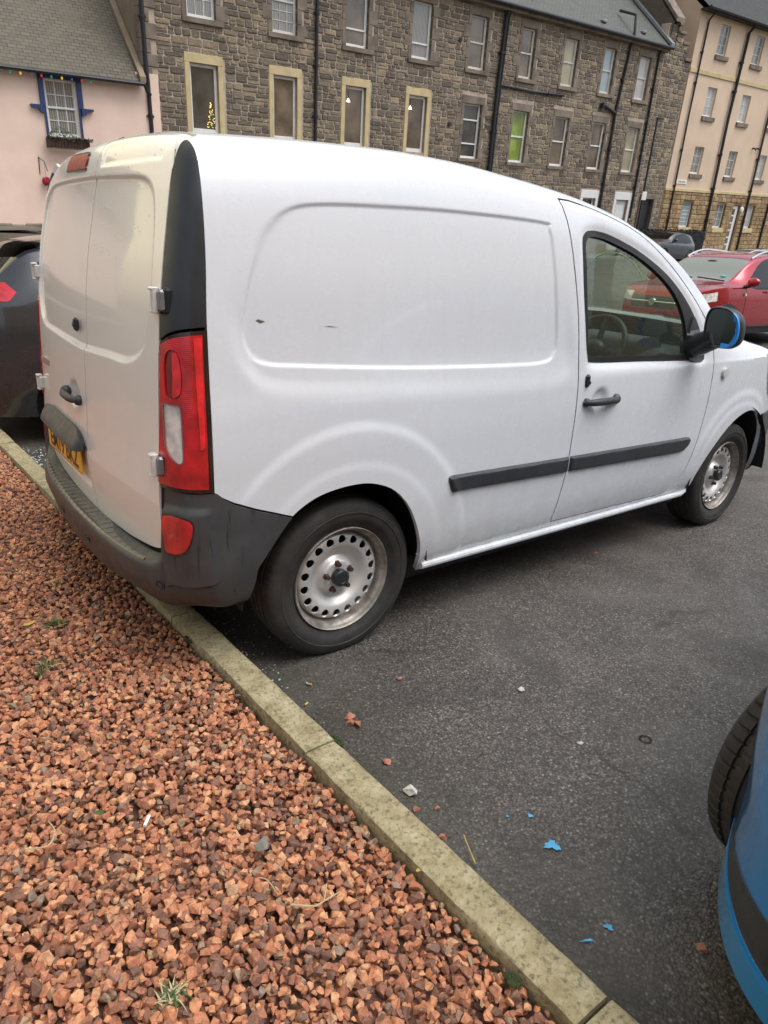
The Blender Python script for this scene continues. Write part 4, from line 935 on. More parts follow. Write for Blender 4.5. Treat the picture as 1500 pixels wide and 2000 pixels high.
# --- the sandstone flats opposite, behind the viewer: what the van's glass and flank mirror
OP = Bld('opposite_flats', 'peach and sandstone flats standing behind the viewer across the car park', 'building', 8, gz(8, -14), 0, Matrix.Translation((16, -15, 0)) @ Matrix.Rotation(math.pi, 4, 'Z'))
ow = [(a, a + 1.1, c, c + 1.5) for a in np.arange(-16, 28, 3.1) for c in (1.0, 3.8, 6.6, 9.4)]
mb = MB(); wall(mb, -20, 30, 3.2, 11.5, [q for q in ow if q[2] > 3]); shell(mb, -20, 30, -.3, 11.5, 0, 10); OP.put(mb, 'wall', M['harl'])
mb = MB(); wall(mb, -20, 30, -.3, 3.2, [q for q in ow if q[2] < 3]); OP.put(mb, 'ground_floor_wall', M['sand_plain'])
for q in ow: window(OP, *q, ('p_grey', 'p_brown', 'p_net')[int(q[0]*3 + q[2]) % 3], rail=None, nx=1, sill=(q[0] - .1, q[1] + .1, q[2] - .15, q[2] - .005), sillm='buff', fw=.09)
# ---------------------------------------------------------------- the white van
van = thing('van', 'blank white panel van with blue taped door mirror backed over the mossy kerb', 'van', mat4(2.1, 0, 0))
VI = Matrix.Translation((-2.1, 0, 0))
def vput(mb, name, mats, parent=None, smooth=30): return mb.build(name, mats, van if parent is None else parent, smooth, VI.copy() if parent is None else None)
PANEL = smooth_loop([(.296, 1.231), (.321, 1.346), (.353, 1.431), (.392, 1.503), (.465, 1.563), (.573, 1.588), (.824, 1.600), (1.162, 1.606), (1.600, 1.598), (1.642, 1.572), (1.662, 1.477), (1.690, 1.283), (1.705, 1.162), (1.695, 1.100), (1.640, 1.066), (1.433, 1.063), (.916, 1.081), (.505, 1.107), (.364, 1.121), (.312, 1.157)], 4)
LEDGE = smooth_loop([(.240, 1.30), (.270, 1.45), (.330, 1.54), (.46, 1.615), (.9, 1.635), (1.6, 1.63), (1.70, 1.55), (1.75, 1.40), (1.79, 1.24), (1.815, 1.10), (1.800, 1.015), (1.735, .978), (1.622, .966), (1.297, .971), (.697, 1.003), (.394, 1.029), (.311, 1.075), (.262, 1.16)], 4)
DOOR = smooth_loop([(1.727, 1.691), (1.756, 1.595), (1.785, 1.442), (1.823, 1.241), (1.846, 1.031), (1.854, .854), (1.852, .622), (1.836, .453), (1.822, .345)], 4, False).tolist() + smooth_loop([(1.83, .322), (2.1, .318), (2.6, .308), (2.722, .306), (2.795, .322), (2.857, .375), (2.912, .505), (2.950, .699), (2.958, .863), (2.952, 1.03), (2.925, 1.136), (2.849, 1.250), (2.719, 1.355), (2.538, 1.473), (2.283, 1.593), (2.008, 1.660), (1.80, 1.690)], 4, False).tolist()
WINO = smooth_loop([(1.849, 1.530), (1.866, 1.568), (1.905, 1.583), (1.98, 1.583), (2.072, 1.570), (2.265, 1.522), (2.477, 1.442), (2.635, 1.350), (2.762, 1.245), (2.835, 1.145), (2.858, 1.050), (2.835, 1.018), (2.75, 1.020), (2.291, 1.037), (1.966, 1.048), (1.917, 1.075), (1.885, 1.199), (1.858, 1.363)], 4)
WING = smooth_loop([(1.868, 1.513), (1.884, 1.548), (1.92, 1.560), (1.985, 1.558), (2.066, 1.545), (2.259, 1.496), (2.448, 1.418), (2.584, 1.332), (2.668, 1.229), (2.701, 1.132), (2.705, 1.056), (2.497, 1.056), (2.092, 1.069), (1.945, 1.076), (1.915, 1.11), (1.902, 1.198), (1.879, 1.364)], 4)
ARCHR = smooth_loop([(.30, .42), (.335, .50), (.425, .608), (.50, .660), (.579, .686), (.683, .696), (.771, .686), (.866, .643), (.946, .555), (1.008, .421), (1.03, .30), (1.03, .10), (.30, .10)], 4)
ARCHF = smooth_loop([(2.985, .10), (2.990, .33), (3.022, .425), (3.109, .537), (3.23, .638), (3.37, .694), (3.50, .700), (3.62, .655), (3.70, .57), (3.735, .45), (3.74, .10)], 4)
f_panel, f_ledge = poly_sdf(PANEL), poly_sdf(LEDGE)
f_door, f_wino, f_wing, f_ar, f_af = map(poly_sdf, (DOOR, WINO, WING, ARCHR, ARCHF))
def side_disp(x, z):
    d = np.zeros(np.shape(x))
    e = f_ledge(x, z); lo = 1 - sstep(z, 1.10, 1.42); d = d - (.008*sstep(e, -.004, .05)*sstep(z, .93, 1.12) + .002*sstep(e, -.02, .03))*lo
    d = d - .007*sstep(f_panel(x, z), -.006, .010)
    r = np.hypot((x - .690), (z - .33)*.98)                         # rear wheel flare
    d = d + .0065*sstep(.575 - r, 0, .035) * sstep(x, .19, .32) + .003*sstep(.435 - r, 0, .025)
    r = np.hypot((x - 3.375), (z - .33)*.98)
    d = d + .008*sstep(.50 - r, 0, .05) + .005*sstep(.425 - r, 0, .025)
    d = d - .012*sstep(z, .985, 1.05)*sstep(x, 1.86, 1.98)*sstep(2.93 - x, 0, .1)       # door waist
    d = d - .007*sstep(-f_wino(x, z), .03, 0)
    rr_ = np.hypot((x - 2.018)/.062, (z - .880)/.062)               # door handle cup
    d = d - .016*sstep(1 - rr_, 0, .5)
    return d
def van_pos(x, t):
    x = np.asarray(x, float); t = np.asarray(t, float); sg = np.where(t <= 2, -1., 1.); tt = np.where(t <= 2, t, 4 - t)
    y, z = shell0(x, tt); k = sstep(1.02 - tt, 0, .08)
    y = y + side_disp(x, z)*k
    rib = .006*(sstep(.02 - np.abs(np.abs(y) - .30), 0, .01) + sstep(.02 - np.abs(np.abs(y) - .10), 0, .01))*(tt > 1.4)*sstep(x, .45, .6)*sstep(2.0 - x, 0, .2)
    gut = -.007*sstep(.012 - np.abs(tt - 1.30), 0, .012)*sstep(x, .35, .5)                # roof ditch
    return np.stack([x, sg*y, z + rib + gut*(tt > 1)], -1)
R_ = lambda f: (lambda P, u, v: f(P[..., 0], P[..., 2]))
isr = lambda P: P[..., 1] < 0
US = np.unique(np.concatenate([linpts(.14, 3.8, .0125), linpts(3.8, 4.24, .02), linpts(.285, .345, .005), linpts(1.63, 1.72, .005)])); tz_ = lambda a: (a - .25)/1.45; tside = np.unique(np.concatenate([linpts(0, 1, .0088), linpts(tz_(1.555), tz_(1.63), .0028), linpts(tz_(1.055), tz_(1.135), .0028)])); tro = np.array([1.03, 1.06, 1.1, 1.14, 1.2, 1.25, 1.282, 1.29, 1.30, 1.31, 1.318, 1.36, 1.42, 1.5, 1.56, 1.6, 1.64, 1.68, 1.72, 1.76, 1.82, 1.88, 1.94, 2.0])
tr = np.concatenate([tside, tro]); tcoarse = np.concatenate([np.linspace(0, 1, 60), tro])
TL = 4 - tcoarse[::-1][1:]
def rearcut(P, u, v):
    ay = np.abs(P[..., 1]); k = sstep(ay, .655, .715); return P[..., 0] - (EX(P[..., 2])*k + .262*(1 - k))
GAP = .0034
def screen(P, u, v):                                                 # windscreen opening, positive inside
    tt = np.where(v <= 2, v, 4 - v); return np.minimum(np.minimum(u - (2.26 + .12*(tt - 1.3)), 3.27 - u - .1*(tt - 1)), (tt - 1.22)*.5)
wing_l = lambda P, u, v: np.where(P[..., 1] > 0, f_wing(P[..., 0], P[..., 2]), -1)
body = cutsheet(van_pos, US, np.concatenate([tr, TL]), [rearcut,
    lambda P, u, v: np.where(P[..., 1] < 0, -f_door(P[..., 0], P[..., 2]) - GAP, 1), neg(R_(f_ar)), neg(R_(f_af)), neg(screen), neg(wing_l),
    lambda P, u, v: np.where((P[..., 0] < .50), P[..., 2] - np.interp(P[..., 0], [.0, .18, .20, .236, .32, .44, .55], [.740, .740, .722, .700, .665, .622, .58]), 1)],
    out=lambda V: V - np.array([2, 0, .9]), flange=.02)
vb = vput(body, 'body', M['white'])
# rear corner pieces of the body, above the pillars
def corner_pos(sgn, off=0.0):
    def f(s, z):
        x, y = corner(s, z); 
        if off:
            x2, y2 = corner(np.clip(s + .01, 0, 1.01), z); tx, ty = x2 - x, y2 - y; L = np.hypot(tx, ty) + 1e-9; x = x - ty/L*(-1)*(-off) if False else x - off*ty/L; y = y + off*tx/L
        return np.stack([x, sgn*(y), z], -1)
    return f
CTOP = interp([.50, .64, .70, .738, .766, .80, .9], [1.750, 1.741, 1.733, 1.722, 1.712, 1.70, 1.65])
PTOP = smooth_loop([(-.3, 1.60), (0, 1.652), (.10, 1.692), (.27, 1.718), (.52, 1.7275), (.80, 1.727), (.96, 1.705), (1.02, 1.66), (1.3, 1.5), (1.3, 1.1), (-.3, 1.1)], 3)
f_pt = poly_sdf(PTOP*np.array([.15, 1])); pt = lambda P, u, v: f_pt(u*.15, v)
LT = interp([-.1, 0, .21, .44, .76, 1.0, 1.1], [1.183, 1.185, 1.205, 1.217, 1.225, 1.228, 1.228])
SS = linpts(0, 1, .02); 
for sg, nm in ((-1, 'right'), (1, 'left')):
    m1 = cutsheet(corner_pos(sg), SS, linpts(1.55, 1.768, .008), [neg(pt), lambda P, u, v: CTOP(np.abs(P[..., 1])) - v], out=(-1, sg, 0), flange=.02)
    vput(m1, 'corner_panel', M['white_rear'])
    m1 = cutsheet(corner_pos(sg, .004), SS, linpts(1.17, 1.74, .010), [lambda P, u, v: pt(P, u, v) - .003, lambda P, u, v: v - LT(u) - .006, lambda P, u, v: .985 - u], out=(-1, sg, 0), flange=.02)
    vput(m1, 'rear_pillar', M['trim'])
# tail lamps
def s_poly(pts): return [(a*.15, b) for a, b in pts]
CLEAR = smooth_loop(s_poly([(.125, 1.003), (.29, 1.008), (.455, 1.006), (.488, .985), (.50, .93), (.51, .86), (.495, .838), (.42, .832), (.32, .841), (.22, .858), (.16, .885), (.135, .95)]), 4)
RING = smooth_loop(s_poly([(.20, 1.03), (.16, 1.08), (.15, 1.12), (.20, 1.155), (.34, 1.168), (.46, 1.15), (.52, 1.10), (.50, 1.05), (.42, 1.03)]), 4)
RINGI = smooth_loop(s_poly([(.34, 1.035), (.35, 1.09), (.34, 1.135), (.36, 1.160), (.45, 1.15), (.505, 1.10), (.49, 1.05), (.42, 1.034)]), 4)
fc, fr, fri = poly_sdf(CLEAR), poly_sdf(RING), poly_sdf(RINGI)
for sg in (-1, 1):
    tl = vput(cutsheet(corner_pos(sg, .004), SS, linpts(.735, 1.235, .008), [lambda P, u, v: LT(u) - .003 - v, lambda P, u, v: v - .742, lambda P, u, v: u - .01, lambda P, u, v: .985 - u], out=(-1, sg, 0), flange=.03), 'tail_lamp', M['lens_black'])
    redf = [lambda P, u, v: LT(u) - .014 - v, lambda P, u, v: v - .756, lambda P, u, v: u - .05 + .05*(1 - sstep(v, .8, 1.0)), lambda P, u, v: .90 - .015*(v - 1) - u]
    m1 = cutsheet(corner_pos(sg, .011), linpts(0, 1, .0125), linpts(.735, 1.235, .006), redf + [lambda P, u, v: -fc(u*.15, v), lambda P, u, v: -fr(u*.15, v), lambda P, u, v: np.where(v < 1.015, 1, 1)], out=(-1, sg, 0), flange=.012); m1.build('red_lens', M['lens_red'], tl, 30)
    m1 = cutsheet(corner_pos(sg, .006), linpts(0, 1, .0125), linpts(.8, 1.2, .006), [lambda P, u, v: fr(u*.15, v), lambda P, u, v: -fri(u*.15, v)], out=(-1, sg, 0), flange=.006); m1.build('stop_lens', M['lens_deep'], tl, 30)
    m1 = cutsheet(corner_pos(sg, .014), linpts(0, 1, .0125), linpts(.8, 1.2, .006), [lambda P, u, v: fri(u*.15, v)], out=(-1, sg, 0), flange=.012); m1.build('stop_lens', M['lens_bright'], tl, 30)
    m1 = cutsheet(corner_pos(sg, .008), linpts(0, 1, .0125), linpts(.8, 1.2, .006), [lambda P, u, v: fc(u*.15, v) + .0005], out=(-1, sg, 0), flange=.004); m1.build('clear_lens', M['lens_clear'], tl, 30)
    m1 = cutsheet(corner_pos(sg, .0125), linpts(0, 1, .01), linpts(.8, 1.2, .005), [lambda P, u, v: -fc(u*.15, v) + .0022, lambda P, u, v: fc(u*.15, v) + .0012], out=(-1, sg, 0)); m1.build('lens_rim', M['hinge_grey'], tl, 30)
    m1 = cutsheet(corner_pos(sg, .0145), linpts(0, 1, .0125), linpts(.735, 1.235, .006), [lambda P, u, v: LT(u) - .022 - v, lambda P, u, v: v - .80 - .1*u, lambda P, u, v: u - .76 + .16*(v - 1.1), lambda P, u, v: .88 - .2*(1.2 - v)*.2 - u], out=(-1, sg, 0), flange=.006); m1.build('side_reflector', M['lens_bright'], tl, 30)
# rear doors
RTOP = interp([0, .2, .4, .55, .66, .75], [1.784, 1.781, 1.774, 1.762, 1.744, 1.728])
PR = smooth_loop([(-.06, 1.652), (-.35, 1.645), (-.52, 1.636), (-.605, 1.600), (-.645, 1.52), (-.668, 1.40), (-.675, 1.27), (-.648, 1.155), (-.53, 1.095), (-.35, 1.088), (-.09, 1.077), (.06, 1.077), (.25, 1.077), (.25, 1.652), (.06, 1.653)], 4)
PL = smooth_loop([(.690, 1.56), (.60, 1.635), (.40, 1.650), (-.06, 1.653), (-.20, 1.653), (-.40, 1.653), (-.40, 1.077), (-.20, 1.077), (.0, 1.077), (.33, 1.086), (.55, 1.09), (.65, 1.12), (.705, 1.20), (.715, 1.35)], 4)
f_pr, f_pl = poly_sdf(PR), poly_sdf(PL)
SEAM = interp([.3, .5, .65, 1.06, 1.39, 1.65, 1.80], [-.108, -.105, -.098, -.102, -.090, -.092, -.10])
def door_pos(y, v):
    y = np.asarray(y, float); z = np.where(v > 1.6, 1.6 + (v - 1.6)*(RTOP(np.abs(y)) - 1.6)/.188, v); x = rear_x(y, v)
    e = np.where(y < SEAM(z), f_pr(y, z), f_pl(y, z)); x = x + .011*sstep(e, -.006, .014)
    q = np.hypot((y - .07)/.085, (z - .885)/.062); x = x + .016*sstep(1 - q, 0, .5)          # handle cup
    q = np.minimum(np.minimum(y + .075, .56 - y), np.minimum(z - .545, .70 - z)); x = x + .010*sstep(q, -.006, .012)   # plate recess
    q = np.minimum(.25 - np.abs(y + .38) + .2*(z - 1.715), np.minimum(z - 1.675, 1.757 - z)); x = x + .006*sstep(q, 0, .016)
    return np.stack([x, y, z], -1)
DB = interp([-.76, -.70, -.55, -.437, -.1, .3, .6, .76], [.56, .512, .486, .474, .462, .468, .49, .56])
vz = np.unique(np.concatenate([linpts(.44, 1.6, .0062), linpts(1.6, 1.788, .0055)]))
yedge = lambda P, u, v: YE(P[..., 2]) - .003 - np.abs(u)
dl = lambda P, u, v: P[..., 2] - DB(u)
rd = vput(cutsheet(door_pos, linpts(-.76, -.06, .006), vz, [yedge, dl, lambda P, u, v: SEAM(P[..., 2]) - .0030 - u], out=(-1, 0, 0), flange=.03), 'rear_door', M['white_rear'])
ld = vput(cutsheet(door_pos, linpts(-.14, .76, .006), vz, [yedge, dl, lambda P, u, v: u - SEAM(P[..., 2]) - .0030], out=(-1, 0, 0), flange=.03), 'rear_door', M['white_rear'])
def hinge(parent, sg, z, yo, xo):
    m1 = MB(); y0 = YE(z)
    x0 = float(rear_x(y0, z)); k = lambda a: sg*(y0 + a)
    lo = lambda a, b: (min(k(a), k(b)), max(k(a), k(b)))
    a, b = lo(-.030, .004); m1.box((x0 - .020, a, z - .027), (x0 + .004, b, z + .027), bev=.005)
    a, b = lo(-.006, .016); m1.tube([(x0 - .016, k(.003), z - .034), (x0 - .016, k(.003), z + .034)], .0125, 12)
    a, b = lo(-.018, .012); m1.box((x0 - .030, a, z + .026), (x0 - .004, b, z + .036), bev=.004); m1.box((x0 - .028, a, z - .037), (x0 - .004, b, z - .028), bev=.004)
    h = m1.build('hinge', M['hinge'], parent, 35)
    m2 = MB(); a, b = lo(.010, .034); m2.box((x0 - .016, a, z - .030), (x0 + .030, b, z + .030), bev=.006); m2.build('hinge_leaf', M['hinge_grey'], parent, 35)
    m3 = MB(); a, b = lo(.004, .040); m3.box((x0 - .002, a, z - .040), (x0 + .05, b, z + .036), bev=.008); m3.build('hinge_pocket', M['black'], parent, 35)
for sg, par in ((-1, rd), (1, ld)):
    hinge(par, sg, 1.300, 0, 0); hinge(par, sg, .812, 0, 0)
def handle_bar(parent, mat, c, d, nrm, L, name='handle', t=.017):
    d = np.array(d, float); n = np.array(nrm, float); c = np.array(c, float); m1 = MB()
    path = []
    for k in np.linspace(-1, 1, 15): path.append(c + d*k*L/2 + n*(.012 + .026*(1 - abs(k)**4)))
    R0 = [t*(.62 + .38*(1 - abs(k)**3)) for k in np.linspace(-1, 1, 15)]
    m1.tube(path, R0, 12); e = c + d*L/2*.86; m1.sphere(e + n*.016, (.024, .024, .024), 12, 8); e = c - d*L/2*.86; m1.sphere(e + n*.016, (.02, .02, .02), 12, 8)
    return m1.build(name, mat, parent, 50)
handle_bar(ld, M['plastic'], (.035, .065, .876), (0, 1, .02), (-1, 0, 0), .20, t=.015)
m1 = MB(); m1.box((.030, -.030, 1.128), (.048, .002, 1.178), bev=.010); m1.tube([(.045, -.014, 1.153), (.026, -.014, 1.153)], .008, 12); m1.build('lock', M['trim'], ld, 35)
# housing over the plate, plate and letters
def platebox(y, v):
    z = v; x = rear_x(y, .70) - .004 - .045*np.sin(np.clip((.768 - z)/.092, 0, 1)*math.pi/2)*sstep(.62 - np.abs(y - .245)*1.75, 0, .12); return np.stack([x, y, z], -1)
PB = smooth_loop([(-.085, .690), (-.075, .725), (-.03, .752), (.05, .764), (.25, .766), (.45, .764), (.54, .752), (.59, .725), (.60, .690)], 4, False).tolist()
fpb = poly_sdf(np.array(PB))
m1 = cutsheet(platebox, linpts(-.10, .62, .012), linpts(.672, .77, .006), [lambda P, u, v: fpb(u, v)], out=(-1, 0, .3), flange=.045); m1.build('plate_light_housing', M['bumper'], ld, 40)
pl = MB(); PX = .012
V0 = MB(); V0.box((PX - .006, -.02, .575), (PX, .50, .686), bev=.003)
pl = V0; V, F = text_mesh('EM19 BKZ', .098, bold=.0024)
s_ = (.079/ (V[:, 1].max() - V[:, 1].min())); sx_ = .435/(V[:, 0].max() - V[:, 0].min()); cy = (V[:, 1].max() + V[:, 1].min())/2; cx = (V[:, 0].max() + V[:, 0].min())/2
pl.add(np.stack([PX - .0062 - (V[:, 2] - V[:, 2].min())*.8, .24 - (V[:, 0] - cx)*sx_, .6285 + (V[:, 1] - cy)*s_], 1), F, 1)
for (a, b) in (((-.012, .581), (.492, .5822)), ((-.012, .679), (.492, .6802))): pl.box((PX - .0072, a[0], a[1]), (PX - .0058, b[0], b[1]), 1)
o_ = pl.build('number_plate', [M['plate'], M['ink']], ld, 35); o_.rotation_euler = (0, 0, 0)
# badge strip far left, high brake lamp
m1 = MB(); m1.box((float(rear_x(.6, .93)) - .008, .50, .915), (float(rear_x(.6, .93)) + .004, .66, .945), bev=.004); m1.build('badge', M['chrome'], ld)
BLP = smooth_loop([(.03, 1.688), (.05, 1.682), (.27, 1.686), (.295, 1.696), (.30, 1.728), (.285, 1.737), (.06, 1.733), (.035, 1.724)], 4); fbl = poly_sdf(BLP)
dpo = lambda o: (lambda y, v: door_pos(y, v) + np.array([-o, 0, o*.25]))
m1 = cutsheet(dpo(.004), linpts(0, .33, .006), linpts(1.66, 1.76, .004), [lambda P, u, v: fbl(u, P[..., 2]) + .007], out=(-1, 0, 0), flange=.008); bl = m1.build('brake_light', M['lens_black'], ld, 40)
m1 = cutsheet(dpo(.006), linpts(0, .33, .006), linpts(1.66, 1.76, .004), [lambda P, u, v: fbl(u, P[..., 2])], out=(-1, 0, 0), flange=.004); m1.build('brake_lens', M['lens_brake'], ld, 40)
# dark backing behind the door gaps
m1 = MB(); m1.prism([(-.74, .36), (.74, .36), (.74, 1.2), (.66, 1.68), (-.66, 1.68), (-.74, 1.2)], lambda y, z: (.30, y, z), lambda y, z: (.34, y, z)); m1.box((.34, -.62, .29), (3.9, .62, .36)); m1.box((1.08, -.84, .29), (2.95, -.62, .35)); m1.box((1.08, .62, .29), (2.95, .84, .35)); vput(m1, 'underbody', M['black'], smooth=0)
# rear bumper
def bump_pos(off=0.0):
    def f(q, v):
        s = np.where(q <= BQ, 1., -1.); qq = np.where(q <= BQ, BQ - q, q - BQ)      # q 0..BQ right side to middle, then left
        P = bumper0(qq, v)
        e = np.minimum(np.minimum(qq - .79, .978 - qq), np.minimum(v - .085, .42 - v)); P = P.copy()
        nx = np.stack([-np.ones_like(qq), -np.clip((qq - .7)/.25, 0, 1.5), np.zeros_like(qq)], -1); nx /= np.linalg.norm(nx, axis=-1)[..., None]
        P = P + nx*(.010*sstep(e, -.003, .008) + off)[..., None]
        return P*np.stack([np.ones_like(s), s, np.ones_like(s)], -1)
    return f
def bside(P, u, v):
    x, z = P[..., 0], P[..., 2]; top = np.interp(x, [.0, .185, .205, .236, .32, .44, .55], [.74, .737, .715, .694, .659, .616, .58])
    return np.where(x < .17, 1, top - z)
qs = linpts(0, 2*BQ, .011)
m1 = cutsheet(bump_pos(), qs, linpts(0, 1, .014), [bside, neg(R_(f_ar)), lambda P, u, v: np.where(P[..., 0] > .2, -(f_ar(P[..., 0], P[..., 2])), 1)], out=lambda V: np.stack([V[:, 0] - .9, V[:, 1]*1.2, .2 + 0*V[:, 0]], 1), flange=.012)
bp_ = vput(m1, 'bumper', M['bumper'], smooth=40)
def step_pos(a, b):                                                  # a along y, b from door to outer edge
    y = np.asarray(a, float); xi = rear_x(y, .46) + .012; ed = interp([-.70, -.55, -.3, 0, .3, .55, .70], [.022, -.006, -.032, -.041, -.032, -.006, .022])(y)
    gr = np.abs(((y + 10.0) % .048) - .024); g = .0022*(1 - sstep(gr, .001, .005))*np.clip(1.6 - np.abs(b - .5)*3, 0, 1)
    z = interp([-.70, -.55, -.3, 0, .3, .55, .7], [.470, .4655, .4625, .4615, .4625, .4655, .470])(y) + .0012 - g - .006*np.clip((b - .86)/.14, 0, 1)**2
    return np.stack([xi + (ed - xi)*b, y, z], -1)
m1 = cutsheet(step_pos, linpts(-.66, .66, .003), linpts(0, 1, .08), [], out=(0, 0, 1), flange=.004); m1.build('bumper_step', M['wet_sheen_plastic'], bp_, 40)
RF = smooth_loop([(.829, .118), (.850, .115), (.885, .118), (.918, .124), (.930, .138), (.929, .165), (.922, .195), (.906, .226), (.885, .245), (.857, .253), (.832, .248), (.826, .235), (.825, .18), (.826, .13)], 3)
for mir in (0, 1):
    fq = (lambda u: BQ - u) if not mir else (lambda u: u - BQ)
    rg = linpts(BQ - .96, BQ - .79, .005) if not mir else linpts(BQ + .79, BQ + .96, .005)
    frf = poly_sdf(RF*np.array([1, .6]))
    m1 = cutsheet(bump_pos(.003), rg, linpts(.08, .29, .008), [lambda P, u, v, fq=fq: frf(fq(u), v*.6) + .004], out=(-1, -1 if not mir else 1, 0), flange=.006); rf_ = m1.build('fog_lamp', M['lens_black'], bp_, 40)
    m1 = cutsheet(bump_pos(.006), rg, linpts(.08, .29, .008), [lambda P, u, v, fq=fq: frf(fq(u), v*.6)], out=(-1, -1 if not mir else 1, 0), flange=.006); m1.build('fog_lens', M['lens_red'], bp_, 40)
    for q_, v_ in ((.755, .43), (.182, .49)):
        q0 = BQ - q_ if not mir else BQ + q_; A = bump_pos(.001)(np.array([q0]), np.array([v_]))[0]; B1 = bump_pos(.001)(np.array([q0 + .01]), np.array([v_]))[0]; C1 = bump_pos(.001)(np.array([q0]), np.array([v_ + .02]))[0]
        n_ = np.cross(B1 - A, C1 - A); n_ /= np.linalg.norm(n_); n_ = n_ if n_[0] < 0 else -n_; Q_ = Vector(n_).to_track_quat('Z', 'Y').to_matrix()
        m1 = MB(); m1.lathe([(.0195, -.004), (.0195, .002), (.0165, .0025), (.0155, -.001), (.011, -.001), (.0105, .0015), (.001, .0018)], 20, axis='Z'); o_ = m1.build('parking_sensor', M['plastic'], bp_, 30); o_.matrix_local = Matrix.Translation(A) @ Q_.to_4x4()
# cab door with seal, glass, handle, lock and rub strip
tdoor = np.concatenate([linpts(0, 1.0, .0088), tro[:11]])
cd = vput(cutsheet(van_pos, linpts(1.70, 2.98, .0125), tdoor, [lambda P, u, v: f_door(P[..., 0], P[..., 2]) - GAP, neg(R_(f_wino))], out=(0, -1, 0), flange=.025), 'cab_door', M['white'])
def vp_off(o): return lambda x, t: van_pos(x, t) + np.array([0, -o, 0])
m1 = cutsheet(vp_off(.002), linpts(1.8, 2.9, .0125), tdoor, [R_(f_wino), neg(R_(f_wing))], out=(0, -1, 0), flange=.02); m1.build('window_seal', M['seal'], cd, 30)
m1 = cutsheet(vp_off(-.008), linpts(1.8, 2.9, .02), linpts(0, 1, .018), [lambda P, u, v: f_wing(P[..., 0], P[..., 2]) + .008], out=(0, -1, 0)); m1.build('window_glass', M['glass'], cd, 60)
handle_bar(cd, M['plastic'], (2.022, -.893, .880), (1, 0, 0), (0, -1, 0), .245)
m1 = MB(); m1.box((1.896, -.912, .945), (1.926, -.893, 1.003), bev=.012); m1.tube([(1.911, -.90, .968), (1.911, -.917, .968)], .008, 12); m1.build('lock', M['trim'], cd, 35)
STR = [(1.130, .660), (1.124, .652), (1.126, .640), (1.146, .594), (1.152, .590), (1.30, .586), (1.849, .570), (1.849, .642)]
STD = [(1.861, .642), (1.861, .571)] + smooth_loop([(1.862, .571), (2.3, .557), (2.742, .545), (2.80, .552), (2.836, .575), (2.848, .60), (2.84, .616), (2.80, .622)], 3, False).tolist()
def strip_pos(f, o=.014):
    def g(x, t):
        P = van_pos(x, t).copy(); P[..., 1] -= o*sstep(f(P[..., 0], P[..., 2]), -.001, .010) + .001; return P
    return g
for pts, par in ((STR, None), (STD, cd)):
    f = poly_sdf(np.array(pts)); m1 = cutsheet(strip_pos(f), linpts(1.10, 2.88, .008), linpts(.18, .32, .0035), [R_(f)], out=(0, -1, 0), flange=.006)
    (vput(m1, 'rub_strip', M['plastic'], smooth=40) if par is None else m1.build('rub_strip', M['plastic'], par, 40))
def side_pt(x, z, dep):
    return (x, -float(side_y(x, z) + side_disp(np.array([x]), np.array([z]))[0]) + dep, z)
m1 = MB(); m1.tube([side_pt(x, z, .007) for x, z in DOOR] + [side_pt(*DOOR[0], .007)], .0048, 6); vput(m1, 'gap_shade_seal', M['black'], smooth=40)  # black strips set into the door gaps, standing in for their shade
m1 = MB(); zz_ = [v for v in np.linspace(.47, 1.785, 60)]; m1.tube([tuple(door_pos(np.array([float(SEAM(v))]), np.array([v]))[0] + np.array([.007, 0, 0])) for v in zz_], .0055, 6); vput(m1, 'gap_shade_seal', M['black'], smooth=40)
for sg in (-1, 1):
    m1 = MB(); m1.tube([(float(rear_x(YE(v), v)) + .012, sg*float(YE(v)), v) for v in np.linspace(.50, 1.70, 50)], .006, 6); vput(m1, 'gap_shade_seal', M['black'], smooth=40)
# glass of the windscreen and the far door
m1 = cutsheet(lambda x, t: van_pos(x, t) + np.array([0, 0, -.004]), linpts(2.2, 3.2, .04), linpts(1.2, 2.8, .05), [lambda P, u, v: screen(P, u, v) + .012], out=(1, 0, 1)); ws = vput(m1, 'windscreen', M['glass_clear'], smooth=60)
m1 = cutsheet(lambda x, t: van_pos(x, t) + np.array([0, -.006, 0]), linpts(1.8, 2.9, .03), 4 - linpts(0, 1, .018)[::-1], [lambda P, u, v: f_wing(P[..., 0], P[..., 2]) + .01], out=(0, 1, 0)); vput(m1, 'window_glass', M['glass'], smooth=60)
# sill, drip edge, arch liners, bonnet line, headlamp, repeater
m1 = MB(); m1.tube([(1.05, -.872, .282), (1.85, -.872, .278), (2.93, -.868, .274), (2.975, -.862, .285)], .016, 10); vput(m1, 'sill', M['white'])
m1 = MB(); m1.box((1.0, -.80, .20), (2.98, -.70, .30)); vput(m1, 'chassis_rail', M['black'], smooth=0)
for x0, x1, zz, nm in ((.27, 1.05, .70, 0), (2.97, 3.78, .72, 1)):
    for sg in (-1, 1):
        m1 = MB(); cx, rx = (x0 + x1)/2, (x1 - x0)/2 + .012; th = np.linspace(.02, math.pi - .02, 28); P = []
        for a in th: P.append([(cx + rx*math.cos(a), sg*y, .30 + (zz - .285)*math.sin(a)) for y in (.905, .86, .70, .45)])
        for row in P: row[0] = (row[0][0], sg*.896, row[0][2])
        m1.grid(P, flip=sg > 0); n_ = len(th); m1.add([p[3] for p in P], [tuple(range(n_))]); vput(m1, 'wheel_arch_liner', M['black'], smooth=40)
m1 = MB(); m1.tube([(3.073, -.893, .942), (3.073, -.912, .942)], .026, 20); m1.tube([(3.073, -.889, .942), (3.073, -.900, .942)], .030, 20); vput(m1, 'side_repeater', M['hinge'], smooth=40)
